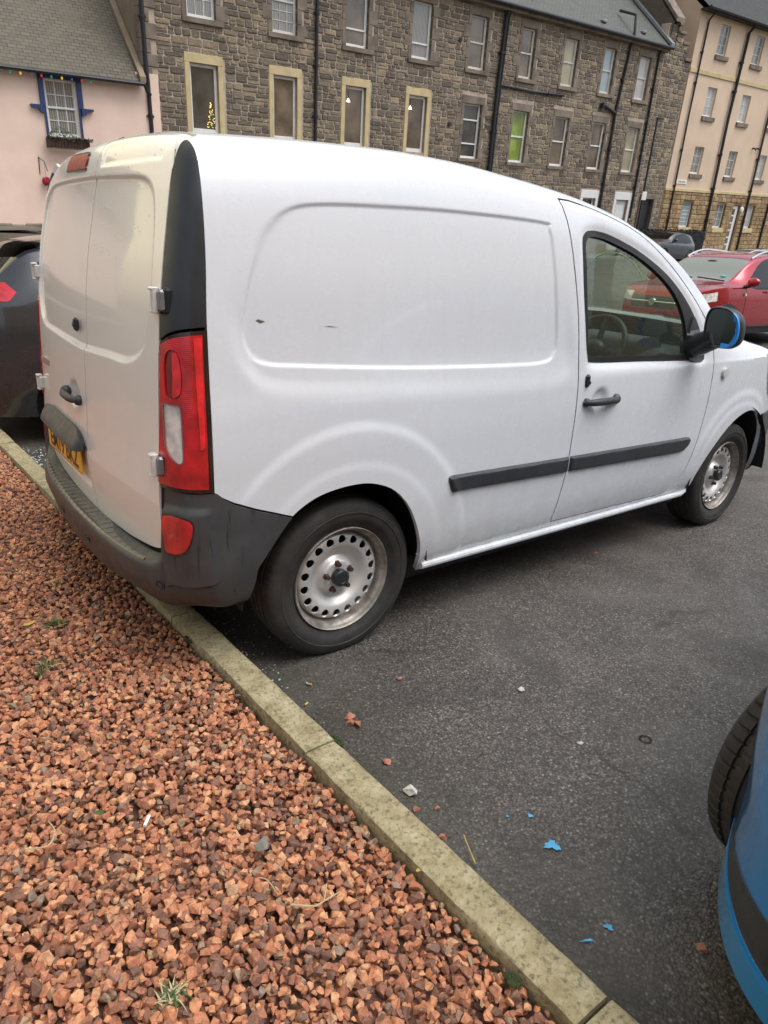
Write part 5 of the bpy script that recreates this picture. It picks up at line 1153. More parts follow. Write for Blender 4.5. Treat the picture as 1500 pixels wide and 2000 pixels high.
HL = smooth_loop([(3.66, .86), (3.62, .96), (3.60, 1.02), (3.72, .99), (3.9, .92), (4.10, .85), (4.14, .74), (3.9, .73), (3.74, .76)], 4); fhl = poly_sdf(HL)
for sg in (0, 1):
    tl_ = linpts(.3, 1.6, .02) if not sg else 4 - linpts(.3, 1.6, .02)[::-1]
    m1 = cutsheet(lambda x, t: van_pos(x, t)*np.array([1, 1.006, 1]) + np.array([.004, 0, .003]), linpts(3.5, 4.2, .02), tl_, [R_(fhl)], out=lambda V: V - np.array([3.6, 0, .8]), flange=.008); vput(m1, 'headlamp', M['lens_clear'], smooth=40)
m1 = cutsheet(lambda x, t: van_pos(x, t)*np.array([1, 1.012, 1]) + np.array([.012, 0, 0]), np.concatenate([linpts(3.6, 4.1, .02), linpts(4.1, 4.24, .01)]), np.concatenate([linpts(0, .42, .02), 4 - linpts(0, .42, .02)[::-1]]) , [neg(lambda P, u, v: f_af(P[..., 0], P[..., 2])), lambda P, u, v: u - 3.70 + (P[..., 2] - .56)*.5, lambda P, u, v: np.minimum(1, .66 - P[..., 2])], out=lambda V: V - np.array([3.6, 0, .5]), flange=.01)
vput(m1, 'front_bumper', M['bumper'], smooth=40)
m1 = MB()                                                            # bonnet shut line as a thin dark seal
bl_ = [van_pos(np.array([x]), np.array([t]))[0] + np.array([0, -.0005, .0012]) for x, t in ((3.22, 1.18), (3.28, 1.10), (3.34, 1.02), (3.42, .965), (3.52, .945), (3.62, .94))]
m1.tube(smooth_loop(bl_, 5, False), .0022, 6); vput(m1, 'bonnet_seam', M['black'], smooth=40)
# sharp little dents and scrapes on the side panel
m1 = MB(); f_ = lambda x, z, dy=0: van_pos(np.array([x]), np.array([(z - .25)/1.45 if z <= 1 else 0]))[0]
def on_side(x, z, o=.0008): return (x, -float(side_y(x, z) + side_disp(np.array([x]), np.array([z]))[0]) - o, z)
for pts in (((.575, 1.2285), (.60, 1.229), (.636, 1.2245), (.60, 1.2265)), ((.343, 1.249), (.352, 1.253), (.374, 1.246), (.358, 1.241))):
    m1.add([on_side(*p) for p in pts], [(0, 1, 2, 3)])
vput(m1, 'scratch', simple('bare scraped metal', (.10, .095, .085), .5), smooth=0)
# door mirror
mr = vput(MB().add([], []), 'door_mirror', M['trim']) if False else None
m1 = MB(); OUT = smooth_loop([(-.945, 1.150), (-.938, 1.225), (-.950, 1.275), (-.985, 1.291), (-1.055, 1.282), (-1.103, 1.245), (-1.120, 1.18), (-1.108, 1.125), (-1.06, 1.104), (-.975, 1.112)], 5); cy_, cz_ = OUT.mean(0)
secs = [(0, .96), (.006, 1.0), (.03, 1.03), (.06, .98), (.085, .80), (.10, .5), (.104, .05)]; P = [[(2.70 + d, cy_ + (a - cy_)*k, cz_ + (b - cz_)*k) for a, b in OUT] + [(2.70 + d, cy_ + (OUT[0][0] - cy_)*k, cz_ + (OUT[0][1] - cz_)*k)] for d, k in secs]
m1.grid(P); P2 = [[(2.70 + d, cy_ + (a - cy_)*k, cz_ + (b - cz_)*k) for a, b in OUT] + [(2.70 + d, cy_ + (OUT[0][0] - cy_)*k, cz_ + (OUT[0][1] - cz_)*k)] for d, k in ((0, .96), (.012, .88))]; m1.grid(P2, flip=True)
m1.tube([(2.76, -.84, 1.085), (2.755, -.90, 1.10), (2.745, -.99, 1.145)], [.062, .058, .05], 14); m1.box((2.70, -.885, 1.025), (2.83, -.825, 1.17), bev=.03)
mr = vput(m1, 'door_mirror', M['trim'], smooth=45)
m1 = MB(); V = [(2.711, cy_ + (a - cy_)*.885, cz_ + (b - cz_)*.885) for a, b in OUT]; m1.add(V, [tuple(range(len(V)))]); m1.build('mirror_glass', M['mirror'], mr, 0)
m1 = MB(); rr = random.Random(2); N_ = len(OUT); P = []
for i in range(22, 42):
    a, b = OUT[i % N_]; j = rr.uniform(-.05, .04); P.append([(2.698 + d, cy_ + (a - cy_)*(k + (j if e == 0 else 0)), cz_ + (b - cz_)*(k + (j if e == 0 else 0))) for e, (d, k) in enumerate(((.008, .76), (-.001, .90), (-.002, .965), (.004, .985), (.012, .99)))])
m1.grid(P); m1.build('blue_tape', M['tape'], mr, 0)
m1 = MB(); SA = smooth_loop([(2.715, 1.045), (2.71, 1.14), (2.735, 1.20), (2.765, 1.23), (2.83, 1.14), (2.862, 1.05), (2.84, 1.015), (2.74, 1.02)], 4); fsa = poly_sdf(SA)
m1 = cutsheet(vp_off(.010), linpts(2.68, 2.88, .008), linpts(.4, .8, .008), [R_(fsa)], out=(0, -1, 0), flange=.015); m1.build('mirror_sail', M['trim'], cd, 40)
# cab interior
m1 = MB(); m1.prism([(-.82, .36), (.82, .36), (.80, 1.2), (.70, 1.66), (-.70, 1.66), (-.80, 1.2)], lambda y, z: (1.70, y, z), lambda y, z: (1.74, y, z)); vput(m1, 'bulkhead', M['dash'], smooth=0)
for y in (-.40, .40):
    m1 = MB(); m1.box((2.02, y - .24, .62), (2.52, y + .24, .80), bev=.06); st_ = vput(m1, 'seat', M['seat'], smooth=50)
    m1 = MB(); m1.box((-.07, -.23, 0), (.07, .23, .62), bev=.06); b_ = m1.build('backrest', M['seat'], st_, 50); b_.matrix_local = Matrix.Translation((2.02, y, .76)) @ Matrix.Rotation(-.20, 4, 'Y')
    m1 = MB(); m1.box((-.05, -.13, .64), (.05, .13, .84), bev=.045); b_ = m1.build('headrest', M['seat'], st_, 50); b_.matrix_local = Matrix.Translation((2.02, y, .76)) @ Matrix.Rotation(-.20, 4, 'Y')
m1 = MB(); DP = smooth_loop([(3.36, 1.00), (3.05, 1.03), (2.85, 1.03), (2.74, .99), (2.72, .90), (2.80, .78), (3.0, .7), (3.32, .7)], 5); m1.prism(DP.tolist(), lambda x, z: (x, -.84, z), lambda x, z: (x, .84, z)); hum = smooth_loop([(2.98, 1.00), (2.90, 1.085), (2.76, 1.09), (2.71, 1.05), (2.72, .96), (2.98, .96)], 5); m1.prism(hum.tolist(), lambda x, z: (x, -.58, z), lambda x, z: (x, -.20, z)); dsh = vput(m1, 'dashboard', M['dash'], smooth=40)
m1 = MB(); m1.box((3.00, -.20, 1.040), (3.20, .04, 1.043)); m1.build('paper', M['paper'], dsh, 0)
for y in (-.74, .74): m1 = MB(); m1.tube([(2.735, y, .99), (2.705, y, .99)], .048, 20); m1.tube([(2.71, y, .99), (2.70, y, .99)], .04, 20); m1.build('air_vent', M['black'], dsh, 40)
m1 = MB(); tht = np.linspace(0, 2*math.pi, 41); Rw = Matrix.Rotation(math.radians(-62), 3, 'Y'); W = [Rw @ Vector((.185*math.cos(a), .185*math.sin(a), 0)) for a in tht]; m1.tube([(2.60 + w.x, -.39 + w.y, 1.02 + w.z) for w in W], .016, 10, caps=False)
for a in (0.0, 2.2, 4.1): w = Rw @ Vector((.18*math.cos(a), .18*math.sin(a), 0)); m1.tube([(2.60 + w.x, -.39 + w.y, 1.02 + w.z), (2.62, -.39, 1.0)], .016, 8)
m1.sphere((2.615, -.39, 1.01), (.045, .07, .06), 14, 10); m1.tube([(2.62, -.39, 1.0), (2.80, -.39, .95)], .03, 10); vput(m1, 'steering_wheel', M['seal'], smooth=50)
m1 = MB(); m1.box((2.62, -.11, 1.53), (2.64, .11, 1.60), bev=.02); m1.tube([(2.64, 0, 1.58), (2.70, 0, 1.52)], .012, 8); vput(m1, 'rear_view_mirror', M['seal'], smooth=40)
m1 = MB(); arc = smooth_loop([(2.856, -.077, 1.414), (2.788, -.154, 1.457), (2.722, -.25, 1.496), (2.683, -.341, 1.516), (2.684, -.412, 1.513), (2.735, -.444, 1.483), (2.807, -.45, 1.439), (2.892, -.436, 1.385)], 4, False); rr = random.Random(6); m1.tube([(a - .004 + rr.uniform(-.001, .001), b, c - .006 + rr.uniform(-.001, .001)) for a, b, c in arc], [.0028*rr.uniform(.6, 1.2) for _ in arc], 5); m1.build('wiper_mark', simple('dried wiper mark', (.62, .64, .50), .9), ws, 0)
# wheels
def tyre_mesh(r, w, tread=True, rim=.2015, n=360, seed=0, deep=1.0):
    h = w/2; prof = [(rim - .006, -h*.72), (rim + .004, -h*.80), (rim + .018, -h*.90), (rim + .030, -h*.955), (rim + .033, -h*.985), (rim + .05, -h*1.02), (rim + .062, -h*1.025), (rim + .064, -h*1.05), (rim + .068, -h*1.05), (rim + .070, -h*1.03), (rim + .075, -h*1.03), (r - .020, -h*.94), (r - .008, -h*.85), (r - .003, -h*.74), (r - .001, -h*.56)]
    for c in (-.38, 0, .38): prof += [(r, h*(c - .07)), (r - .007, h*(c - .055)), (r - .007, h*(c + .055)), (r, h*(c + .07))]
    prof += [(r - .001, h*.56), (r - .003, h*.74), (r - .008, h*.85), (r - .020, h*.94), (rim + .075, h*1.03), (rim + .070, h*1.03), (rim + .068, h*1.05), (rim + .064, h*1.05), (rim + .062, h*1.025), (rim + .05, h*1.02), (rim + .033, h*.985), (rim + .030, h*.955), (rim + .018, h*.90), (rim + .004, h*.80), (rim - .006, h*.72)]
    P = np.array(prof); m = len(P); th = np.linspace(0, 2*np.pi, n, endpoint=False); V = np.zeros((n, m, 3)); R0 = np.repeat(P[None, :, 0], n, 0)
    k = np.arange(n) % 6
    if tread:
        for j in range(m):
            a = abs(P[j, 1])/h
            if P[j, 0] > r - .012 and a > .40: R0[(k == 0), j] -= .006*deep
            if .10 < a < .34 and P[j, 0] > r - .002: R0[(k == 3), j] -= .004*deep
        
    V[..., 0] = R0*np.cos(th)[:, None]; V[..., 2] = R0*np.sin(th)[:, None]; V[..., 1] = P[None, :, 1]
    mb = MB(); F = [(i*m + j, i*m + j + 1, ((i+1) % n)*m + j + 1, ((i+1) % n)*m + j) for i in range(n) for j in range(m - 1)]; mb.add(V.reshape(-1, 3), F); return mb
def flat_tyre(mb, zc, r):
    for V in mb.v: V[:, 2] = np.where(V[:, 2] < -zc + .002, -zc + .002, V[:, 2])
    return mb
def steel_wheel(parent, c, sg, rot=0.0, steer=0.0, M0=None):
    """sg -1: outer face towards -y"""
    Mx = Matrix.Translation(c) @ Matrix.Rotation(steer, 4, 'Z') @ (Matrix.Identity(4) if sg < 0 else Matrix.Rotation(math.pi, 4, 'Z'))
    ty = flat_tyre(tyre_mesh(.316, .195, deep=.25), c[2], .316)
    w = ty.build('wheel', M['rubber'], parent, 40); w.matrix_local = (VI if M0 is None else M0) @ Mx
    y0 = -.083                                                        # rim flange plane
    mb = MB(); mb.lathe([(.2015, y0 + .012), (.2065, y0 + .004), (.2068, y0 - .003), (.2045, y0 - .006), (.2015, y0 - .003), (.199, y0 + .006), (.190, y0 + .012), (.187, y0 + .022), (.186, y0 + .040), (.178, y0 + .048), (.174, y0 + .052), (.170, y0 + .10)], 96); mb.build('rim_flange', M['rimrust'], w, 40)
    pr_ = interp([.030, .050, .062, .070, .080, .096, .112, .126, .150, .168, .1755, .178], [.030, .030, .033, .048, .056, .052, .036, .026, .022, .028, .040, .060])
    holes = [(.1515*math.cos(2*math.pi*k/18 + rot), .1515*math.sin(2*math.pi*k/18 + rot)) for k in range(18)]
    def dp(a, r_): return np.stack([r_*np.cos(a), y0 + pr_(r_) + 0*a, r_*np.sin(a)], -1)
    def hf(P, u, v): return np.min([np.hypot(P[..., 0] - hx, P[..., 2] - hz) for hx, hz in holes], axis=0) - .0165
    mb = cutsheet(dp, linpts(0, 2*math.pi, .0349), np.concatenate([linpts(.03, .128, .006), linpts(.130, .178, .004)]), [hf], out=(0, -1, 0), flange=.006); mb.build('rim', M['steel'], w, 40)
    mb = MB(); mb.lathe([(.033, y0 + .032), (.033, y0 + .006), (.030, y0 + .001), (.022, y0 - .001), (.018, y0 - .001), (.017, y0 + .0005), (.001, y0)], 32); mb.build('hub_cap', M['trim'], w, 30)
    mb = MB()
    for k in range(5):
        a = 2*math.pi*k/5 + rot + .3; x, z = .054*math.cos(a), .054*math.sin(a); mb.tube([(x, y0 + .035, z), (x, y0 + .030, z), (x, y0 + .028, z), (x, y0 + .012, z)], [.0135, .0130, .0095, .0090], 6); mb.tube([(x, y0 + .0121, z), (x, y0 + .0119, z)], .005, 6)
        mb.build('wheel_bolt', M['bolt'], w, 30) if False else None
    mb.build('wheel_bolt', M['bolt'], w, 30)
    mb = MB(); mb.lathe([(.001, .05), (.12, .05), (.125, .06), (.125, .09), (.001, .09)], 32); mb.build('brake_drum', M['drum'], w, 30)
    return w
WX = .686
steel_wheel(van, (WX, -.772, .305), -1, .12); steel_wheel(van, (WX + 2.697, -.765, .305), -1, .5, math.radians(2.5))
steel_wheel(van, (WX, .772, .305), 1, .3); steel_wheel(van, (WX + 2.697, .765, .305), 1, .2, math.radians(2.5))
# ---------------------------------------------------------------- other parked cars
def alloy(parent, c, sg, r, w, Mx0=None, steer=0.0, full=False, spokes=5):
    Mx = Matrix.Translation(c) @ Matrix.Rotation(steer, 4, 'Z') @ (Matrix.Identity(4) if sg < 0 else Matrix.Rotation(math.pi, 4, 'Z'))
    o = flat_tyre(tyre_mesh(r, w, full, r*.66, 360 if full else 72), c[2], r).build('wheel', M['rubber'], parent, 40); o.matrix_local = Mx
    R = r*.66; y0 = -w*.42; mb = MB(); mb.lathe([(R + .004, y0), (R - .008, y0 - .004), (R - .02, y0 + .012), (R - .03, y0 + .05), (R - .03, w*.3)], 48)
    mb.lathe([(.001, y0 + .005), (.045, y0 + .008), (.06, y0 + .03), (.06, y0 + .06)], 24)
    for k in range(spokes):
        for dd in (-.16, .16):
            a = 2*math.pi*k/spokes; p = np.array([math.cos(a + dd*.6), 0, math.sin(a + dd*.6)]); q = np.array([math.cos(a + dd), 0, math.sin(a + dd)]); mb.tube([p*.04 + (0, y0 + .025, 0), p*R*.6 + (0, y0 + .018, 0), q*(R - .018) + (0, y0 + .022, 0)], [.022, .018, .02], 6)
    mb.build('rim', M['alloy'], o, 40); mb = MB(); mb.lathe([(.001, y0 + .07), (R - .04, y0 + .07)], 32); mb.build('brake_disc', M['drum'], o, 30); return o
M['alloy'] = simple('alloy wheel', (.30, .30, .31), .35, metal=.8)
def make_car(name, label, Mx, L, W, H, zc, belt, col, side, ws, rs, wheels, wr=.31, sill=.20, lamps=(), grille=None, clad=None, n=5, mirror=True, rails=False, extra=None, group=None, glass='glass_dark', res=1.0, steer=0.0, seams=(), tuck=.90, inset=.11):
    car = thing(name, label, 'car', Mx, group); ZCf = interp(*zip(*zc)); Zr = H - .085
    YY = interp([sill, sill + .10, .42, .62, .80, belt, belt + .12, Zr], [tuck, .5*tuck + .4925, .985, 1.0, .995, .965, .93, .765])
    ry, rz = interp([0, .12, .3, .55, 1], [.765, .725, .64, .42, 0]), interp([0, .12, .3, .55, 1], [Zr, Zr + .03, Zr + .055, Zr + .076, H])
    def wx(x): return W*np.maximum(1 - np.abs(2*np.clip(x/L, 0, 1) - 1)**n, 0)**(1/n)
    zq = .34
    def pos(u, t):
        u = np.asarray(u, float); t = np.asarray(t, float)             # u: superellipse angle
        c = np.cos(u); x = L/2*(1 - np.sign(c)*np.abs(c)**(2/n)); w = W*np.sin(np.clip(u, 0, math.pi))**(2/n)
        sg = np.where(t <= 2, -1., 1.); tt = np.where(t <= 2, t, 4 - t); q = np.clip(tt - 1, 0, 1)
        y = np.where(tt <= 1, YY(sill + np.clip(tt, 0, 1)*(Zr - sill)), ry(q)); z = np.where(tt <= 1, sill + np.clip(tt, 0, 1)*(Zr - sill), rz(q))
        k = (np.maximum(ZCf(x), belt + .03) - belt)/(H - belt); z = np.where(z > belt, belt + (z - belt)*k, z)
        top = np.minimum(ZCf(x), belt + .03); z = np.where(ZCf(x) < belt + .03, np.where(z > zq, zq + (z - zq)*(top - zq)/(belt + .03 - zq), z), z)
        nose = np.exp(-np.minimum(x, L - x)/.10); x = x + np.where(x < L/2, 1, -1)*nose*(.05*np.clip((z - .55)/.3, -.2, 1.2)**2 + .06*np.clip((.38 - z)/.2, 0, 1))
        return np.stack([x, sg*y*w, z], -1)
    us = np.concatenate([linpts(0, .45, .02/res), linpts(.45, math.pi - .45, .011/res), linpts(math.pi - .45, math.pi, .02/res)]); us = np.unique(us)
    ts = np.concatenate([linpts(0, 1, .018/res), 1 + np.array([.06, .12, .2, .3, .42, .55, .7, .85, 1.0])]); ts = np.concatenate([ts, 4 - ts[::-1][1:]])
    fs_ = [poly_sdf(smooth_loop(p, 3)) for p in side]
    def fside(P, u, v): return np.max([f(P[..., 0], P[..., 2]) for f in fs_], axis=0) if fs_ else -np.ones(P.shape[:-1])
    def fws(P, u, v): tt = np.where(v <= 2, v, 4 - v); return np.maximum(*[np.minimum(np.minimum(P[..., 0] - (a + .05*np.abs(P[..., 1])*s_), b - P[..., 0] + 0*tt), (tt - 1.13)*.5) for (a, b), s_ in ((ws, 1.5), (rs, 0))])
    def farch(P, u, v): return np.max([wr + .045 - np.hypot(P[..., 0] - x, (P[..., 2] - wr + .01)) for x in wheels], axis=0)
    lam = [(nm, mt, f) for nm, mt, f in lamps]
    body = cutsheet(pos, us, ts, [neg(farch), neg(fside), neg(fws)] + [neg(f) for _, _, f in lam], out=lambda V: V - np.array([L/2, 0, .7]), flange=.015)
    bo = body.build('body', col, car, 32)
    def sc(k): return lambda u, t: pos(u, t) + (np.array([L/2, 0, .6]) - pos(u, t))*k
    OUTF = lambda V: V - np.array([L/2, 0, .7])
    half = {-1: ts[ts <= 2.0001], 1: ts[ts >= 1.9999]}
    for sg in (-1, 1): cutsheet(sc(.004), us[::2], half[sg], [lambda *a: fside(*a) + .006], out=OUTF).build('side_window', M['glass_dark'], car, 60)
    cutsheet(sc(.004), us[us < math.pi*.55][::2], ts, [lambda *a: fws(*a) + .01], out=OUTF).build('windscreen', M[glass], car, 60)
    cutsheet(sc(.004), us[us > math.pi*.55][::2], ts, [lambda *a: fws(*a) + .01], out=OUTF).build('rear_window', M['glass_dark'], car, 60)
    for nm, mt, f in lam:
        for hv in ([ts] if 'grille' in nm else [half[-1], half[1]]): cutsheet(sc(-.002), us, hv, [f], out=OUTF, flange=.02).build(nm, mt, car, 40)
    cab = MB(); cab.box((L*.12, -W*.80, sill + .02), (L*.9, W*.80, .55)); cab.build('cabin_floor', M['black'], car)
    for sx in wheels:
        for sg in (-1, 1):
            mb = MB(); th = np.linspace(0, math.pi, 16); rr = wr + .05; mb.grid([[(sx + rr*math.cos(a), sg*y*float(wx(sx + rr*math.cos(a))), wr - .01 + rr*math.sin(a)) for y in (.93, .55)] for a in th], flip=sg > 0); mb.build('wheel_arch_liner', M['black'], car, 40)
            alloy(car, (sx, sg*(W - inset), wr - .004), sg, wr, .20, steer=steer if sx < L/2 else 0, full=res > 1.2)
    if clad:
        mb = cutsheet(lambda u, t: pos(u, t)*np.array([1, 1.012, 1]) + np.where((pos(u, t)[..., :1] < L/2), -1, 1)*np.array([.012, 0, 0]), us, ts[:int(len(ts)*.3)], [lambda P, u, v: .40 - P[..., 2], lambda P, u, v: -(farch(P, u, v) - .0)], out=lambda V: V - np.array([L/2, 0, .7]), flange=.01); mb.build('sill_cladding', clad, car, 40)
        mb = cutsheet(lambda u, t: pos(u, t)*np.array([1, 1.014, 1]), us, ts[:int(len(ts)*.4)], [lambda P, u, v: farch(P, u, v) + .055, lambda P, u, v: -farch(P, u, v) - .002], out=lambda V: V - np.array([L/2, 0, .7]), flange=.012); mb.build('arch_cladding', clad, car, 40)
    if mirror:
        mx = ws[0] + .28
        for sg in (-1, 1):
            mb = MB(); mb.sphere((mx, sg*(W + .10), belt + .10), (.06, .11, .075), 14, 10); mb.build('door_mirror', col, car, 50); mb = MB(); mb.tube([(mx + .02, sg*W*.93, belt + .01), (mx, sg*(W + .06), belt + .04)], [.035, .03], 8); mb.build('mirror_arm', M['trim'], car, 40)
    if rails:
        for sg in (-1, 1):
            mb = MB(); p = [(ws[1] + .15 + .25*0, sg*.60*W*1.02, 0)]; xs_ = np.linspace(ws[1] + .05, L - .75, 14); mb.tube([(x, sg*W*.69, float(ZCf(x)) - .035 + .055*min(1, 4*min(i, 13 - i)/13 + .15)) for i, x in enumerate(xs_)], .018, 8); mb.build('roof_rail', M['chrome'], car, 40)
    tv = lambda z: (z - sill)/(Zr - sill)
    for pts in seams:
        for sg in (-1, 1):
            mb = MB(); q = []
            for x, z in smooth_loop(pts, 4, False):
                c = 1 - 2*x/L; u = math.acos(np.sign(c)*abs(c)**(n/2)); tt = tv(z); P_ = pos(np.array([u]), np.array([tt]))[0]; q.append((P_[0], sg*(abs(P_[1]) + .0015), z))
            mb.tube(q, .0028, 5); mb.build('door_seam', M['black'], car, 40)
    if extra: extra(car, pos, bo)
    return car
PA = {'coal': m_paint('wet charcoal paint', (.022, .024, .027), .28, .9, drops=.6), 'black': m_paint('black paint', (.016, .017, .019), .25, .9, drops=.5), 'blue': m_paint('blue paint', (.012, .19, .52), .14, 1.0, drops=.3), 'red': m_paint('metallic red paint', (.40, .014, .026), .28, .9, flake=True), 'dark': m_paint('dark grey paint', (.030, .035, .040), .3, .8), 'grey': m_paint('grey paint', (.16, .155, .15), .3, .8), 'silver': m_paint('silver paint', (.48, .49, .50), .3, .8, flake=True)}
HZ = [(0, .74), (.12, .82), (.5, .93), (1.0, 1.00), (1.3, 1.09), (1.75, 1.34), (2.1, 1.44), (2.6, 1.46), (3.2, 1.43), (3.6, 1.36), (3.85, 1.15), (4.0, .98), (4.1, .86)]
SIDEH = [[(1.45, .95), (1.75, 1.17), (2.05, 1.33), (2.38, 1.36), (2.40, .95)], [(2.50, .95), (2.48, 1.36), (3.0, 1.34), (3.30, 1.22), (3.38, 1.02), (3.2, .97)]]
def front(L): return []
bigN = lambda a: np.asarray(a)
# black hatchback beside the van, its tail towards the gravel
HB = [(x*1.02, z*1.0) for x, z in HZ]
def bx(car, pos, bo):
    mb = MB(); P = [[(3.55 + a, y, 1.475 + .02*(1 - (y/.62)**2) - .05*a + dz) for a, dz in ((0, 0), (.30, -.005), (.305, -.02), (0, -.03))] for y in np.linspace(-.62, .62, 14)]; mb.grid(P); mb.build('spoiler', M['trim'], car, 40)
make_car('hatchback', 'dark grey hatchback parked tail first on the far side of the white van', mat4(4.16, 3.42, 0, math.pi), 4.18, .885, 1.50, [(x, z*1.015) for x, z in HB], .97, PA['coal'], SIDEH, (1.22, 1.92), (3.62, 3.92), (.86, 3.42),
    lamps=[('tail_lamp', M['lens_red'], lambda P, u, v: np.minimum(np.minimum(P[..., 0] - 3.81 - .9*np.abs(P[..., 2] - 1.065), np.abs(P[..., 1]) - .44), np.minimum(P[..., 2] - 1.005, 1.125 - P[..., 2])))], extra=bx, res=1.3, seams=[[(2.44, .30), (2.46, .6), (2.45, .93)]])
# blue car on the near side, nose on
def bluex(car, pos, bo):
    mb = cutsheet(lambda u, t: pos(u, t)*np.array([1, 1.0, 1]) + np.array([-.012, 0, -.004]), linpts(0, 1.1, .012), np.concatenate([linpts(0, .10, .008), 4 - linpts(0, .10, .008)[::-1]]), [lambda P, u, v: .262 - P[..., 2], lambda P, u, v: .62 - P[..., 0]], out=lambda V: V - np.array([2, 0, .7]), flange=.05); mb.build('bumper_lip', M['lipblue'], car, 40)
BL = [(0, .70), (.12, .78), (.5, .90), (1.0, .98), (1.25, 1.06), (1.75, 1.33), (2.1, 1.44), (2.6, 1.47), (3.2, 1.43), (3.7, 1.30), (3.9, 1.05), (4.0, .85)]
def fogr(P, u, v):
    s = np.abs(P[..., 1]); x, z = P[..., 0], P[..., 2]; return np.minimum(np.minimum(s - .50, .40 - x + 0*z), np.minimum(z - .272, .272 + (.50 - x)*.27 - z))
make_car('hatchback', 'glossy blue car parked nose on beside the white van with its wheel turned out', mat4(.375, -3.06, 0, 0), 4.02, .875, 1.49, BL, .92, PA['blue'], SIDEH, (1.18, 1.92), (3.5, 3.85), (.74, 3.42), wr=.312, sill=.19, tuck=.985,
    lamps=[('fog_recess', M['plastic'], fogr), ('headlamp', M['lens_clear'], lambda P, u, v: np.minimum(np.minimum(np.abs(P[..., 1]) - .30, .56 - np.abs(P[..., 1])), np.minimum(np.minimum(P[..., 2] - .66, .80 + .1*P[..., 0] - P[..., 2]), .6 - P[..., 0]))), ('grille', M['trim'], lambda P, u, v: np.minimum(np.minimum(.50 - np.abs(P[..., 1]), .2 - P[..., 0]), np.minimum(P[..., 2] - .30, .48 - P[..., 2])))], extra=bluex, res=1.5, steer=math.radians(-15), n=3.6, inset=.205, seams=[[(2.42, .30), (2.44, .92)]])
# red crossover across the aisle, facing us
RZ = [(0, .80), (.10, .92), (.4, 1.02), (.95, 1.10), (1.15, 1.16), (1.6, 1.46), (1.9, 1.58), (2.4, 1.63), (3.2, 1.61), (3.7, 1.54), (3.95, 1.30), (4.15, 1.05), (4.26, .88)]
SIDER = [[(1.40, 1.05), (1.62, 1.25), (1.95, 1.47), (2.35, 1.51), (2.36, 1.05)], [(2.46, 1.05), (2.45, 1.51), (3.1, 1.49), (3.5, 1.33), (3.56, 1.12), (3.4, 1.07)]]
def redx(car, pos, bo):
    mb = MB(); mb.box((-.02, -.26, .42), (.0, .26, .53), bev=.004); mb.build('number_plate', M['paper'], car); mb = MB(); mb.box((-.012, -.44, .735), (.03, .44, .76), bev=.01); mb.lathe([(.001, -.03), (.06, -.03), (.065, -.01), (.065, .03)], 20, c=(0, 0, .745), axis='X'); mb.build('badge', M['chrome'], car, 40)
    mb = MB(); mb.tube([(1.03, -.62, 1.135), (1.06, -.1, 1.17)], .012, 6); mb.tube([(1.05, .0, 1.16), (1.08, .5, 1.165)], .012, 6); mb.build('wiper', M['black'], car, 40)
    mb = MB(); mb.sphere((1.24, -.47, 1.205), (.03, .055, .018), 12, 8); mb.build('tax_sticker', simple('green sticker', (.08, .55, .45), .6), car, 40)
    for sg in (-1, 1): mb = MB(); mb.tube([(1.98, sg*.895, .98), (2.16, sg*.895, .985)], .016, 8); mb.build('door_handle', PA['red'], car, 40)
    mb = MB(); mb.tube([(1.32, -.888, .93), (1.32, -.90, .93)], .022, 12); mb.build('side_repeater', M['paper'], car, 40)
    mb = MB(); mb.sphere((1.6, 0, 1.42), (.03, .13, .05), 12, 8); mb.build('rear_view_mirror', M['seal'], car, 40)
def nose(y0, y1, z0, z1, xm, tilt=0): return lambda P, u, v: np.minimum(np.minimum(np.abs(P[..., 1]) - y0, y1 - np.abs(P[..., 1])), np.minimum(np.minimum(P[..., 2] - z0 - tilt*P[..., 0], z1 + tilt*P[..., 0] - P[..., 2]), xm - P[..., 0]))
make_car('crossover', 'metallic red crossover parked facing the white van with silver roof rails', mat4(10.54, 4.45, .107, math.radians(-1.2)), 4.28, .89, 1.64, RZ, 1.04, PA['red'], SIDER, (1.02, 1.72), (3.72, 4.02), (.86, 3.42), wr=.345, sill=.27, lamps=[('headlamp', M['lens_clear'], nose(.46, .9, .74, .88, .55, .15)), ('grille', M['trim'], nose(-1, .44, .64, .84, .3)), ('lower_grille', M['trim'], nose(-1, .55, .36, .54, .25))], clad=M['plastic'], rails=True, extra=redx, glass='glass_haze', seams=[[(1.34, .45), (1.36, .7), (1.36, 1.03)], [(2.41, .45), (2.42, 1.04)]])
make_car('hatchback', 'small dark grey hatchback parked in front of the buff sandstone flats', mat4(30.0, 18.25, gz(30, 18.2) - .02, math.radians(2.8)), 3.95, .85, 1.42, [(x*.95, z*.965) for x, z in HZ], .91, PA['dark'], [[(x*.95, z*.965) for x, z in q] for q in SIDEH], (1.15, 1.85), (3.42, 3.72), (.82, 3.2), res=.7, seams=[[(2.32, .3), (2.33, .9)]], lamps=[('tail_lamp', M['lens_red'], lambda P, u, v: np.minimum(P[..., 0] - 3.62, np.minimum(P[..., 2] - .86, 1.0 - P[..., 2])))])
make_car('estate_car', 'grey car with roof rails parked directly behind the red crossover', mat4(14.1, 6.45, gz(14.1, 6.4) - .02, 0), 4.4, .89, 1.58, [(x*1.03, z*.97) for x, z in RZ], 1.0, PA['grey'], [[(x*1.03, z*.97) for x, z in q] for q in SIDER], (1.05, 1.78), (3.85, 4.15), (.88, 3.5), rails=True, res=.8)
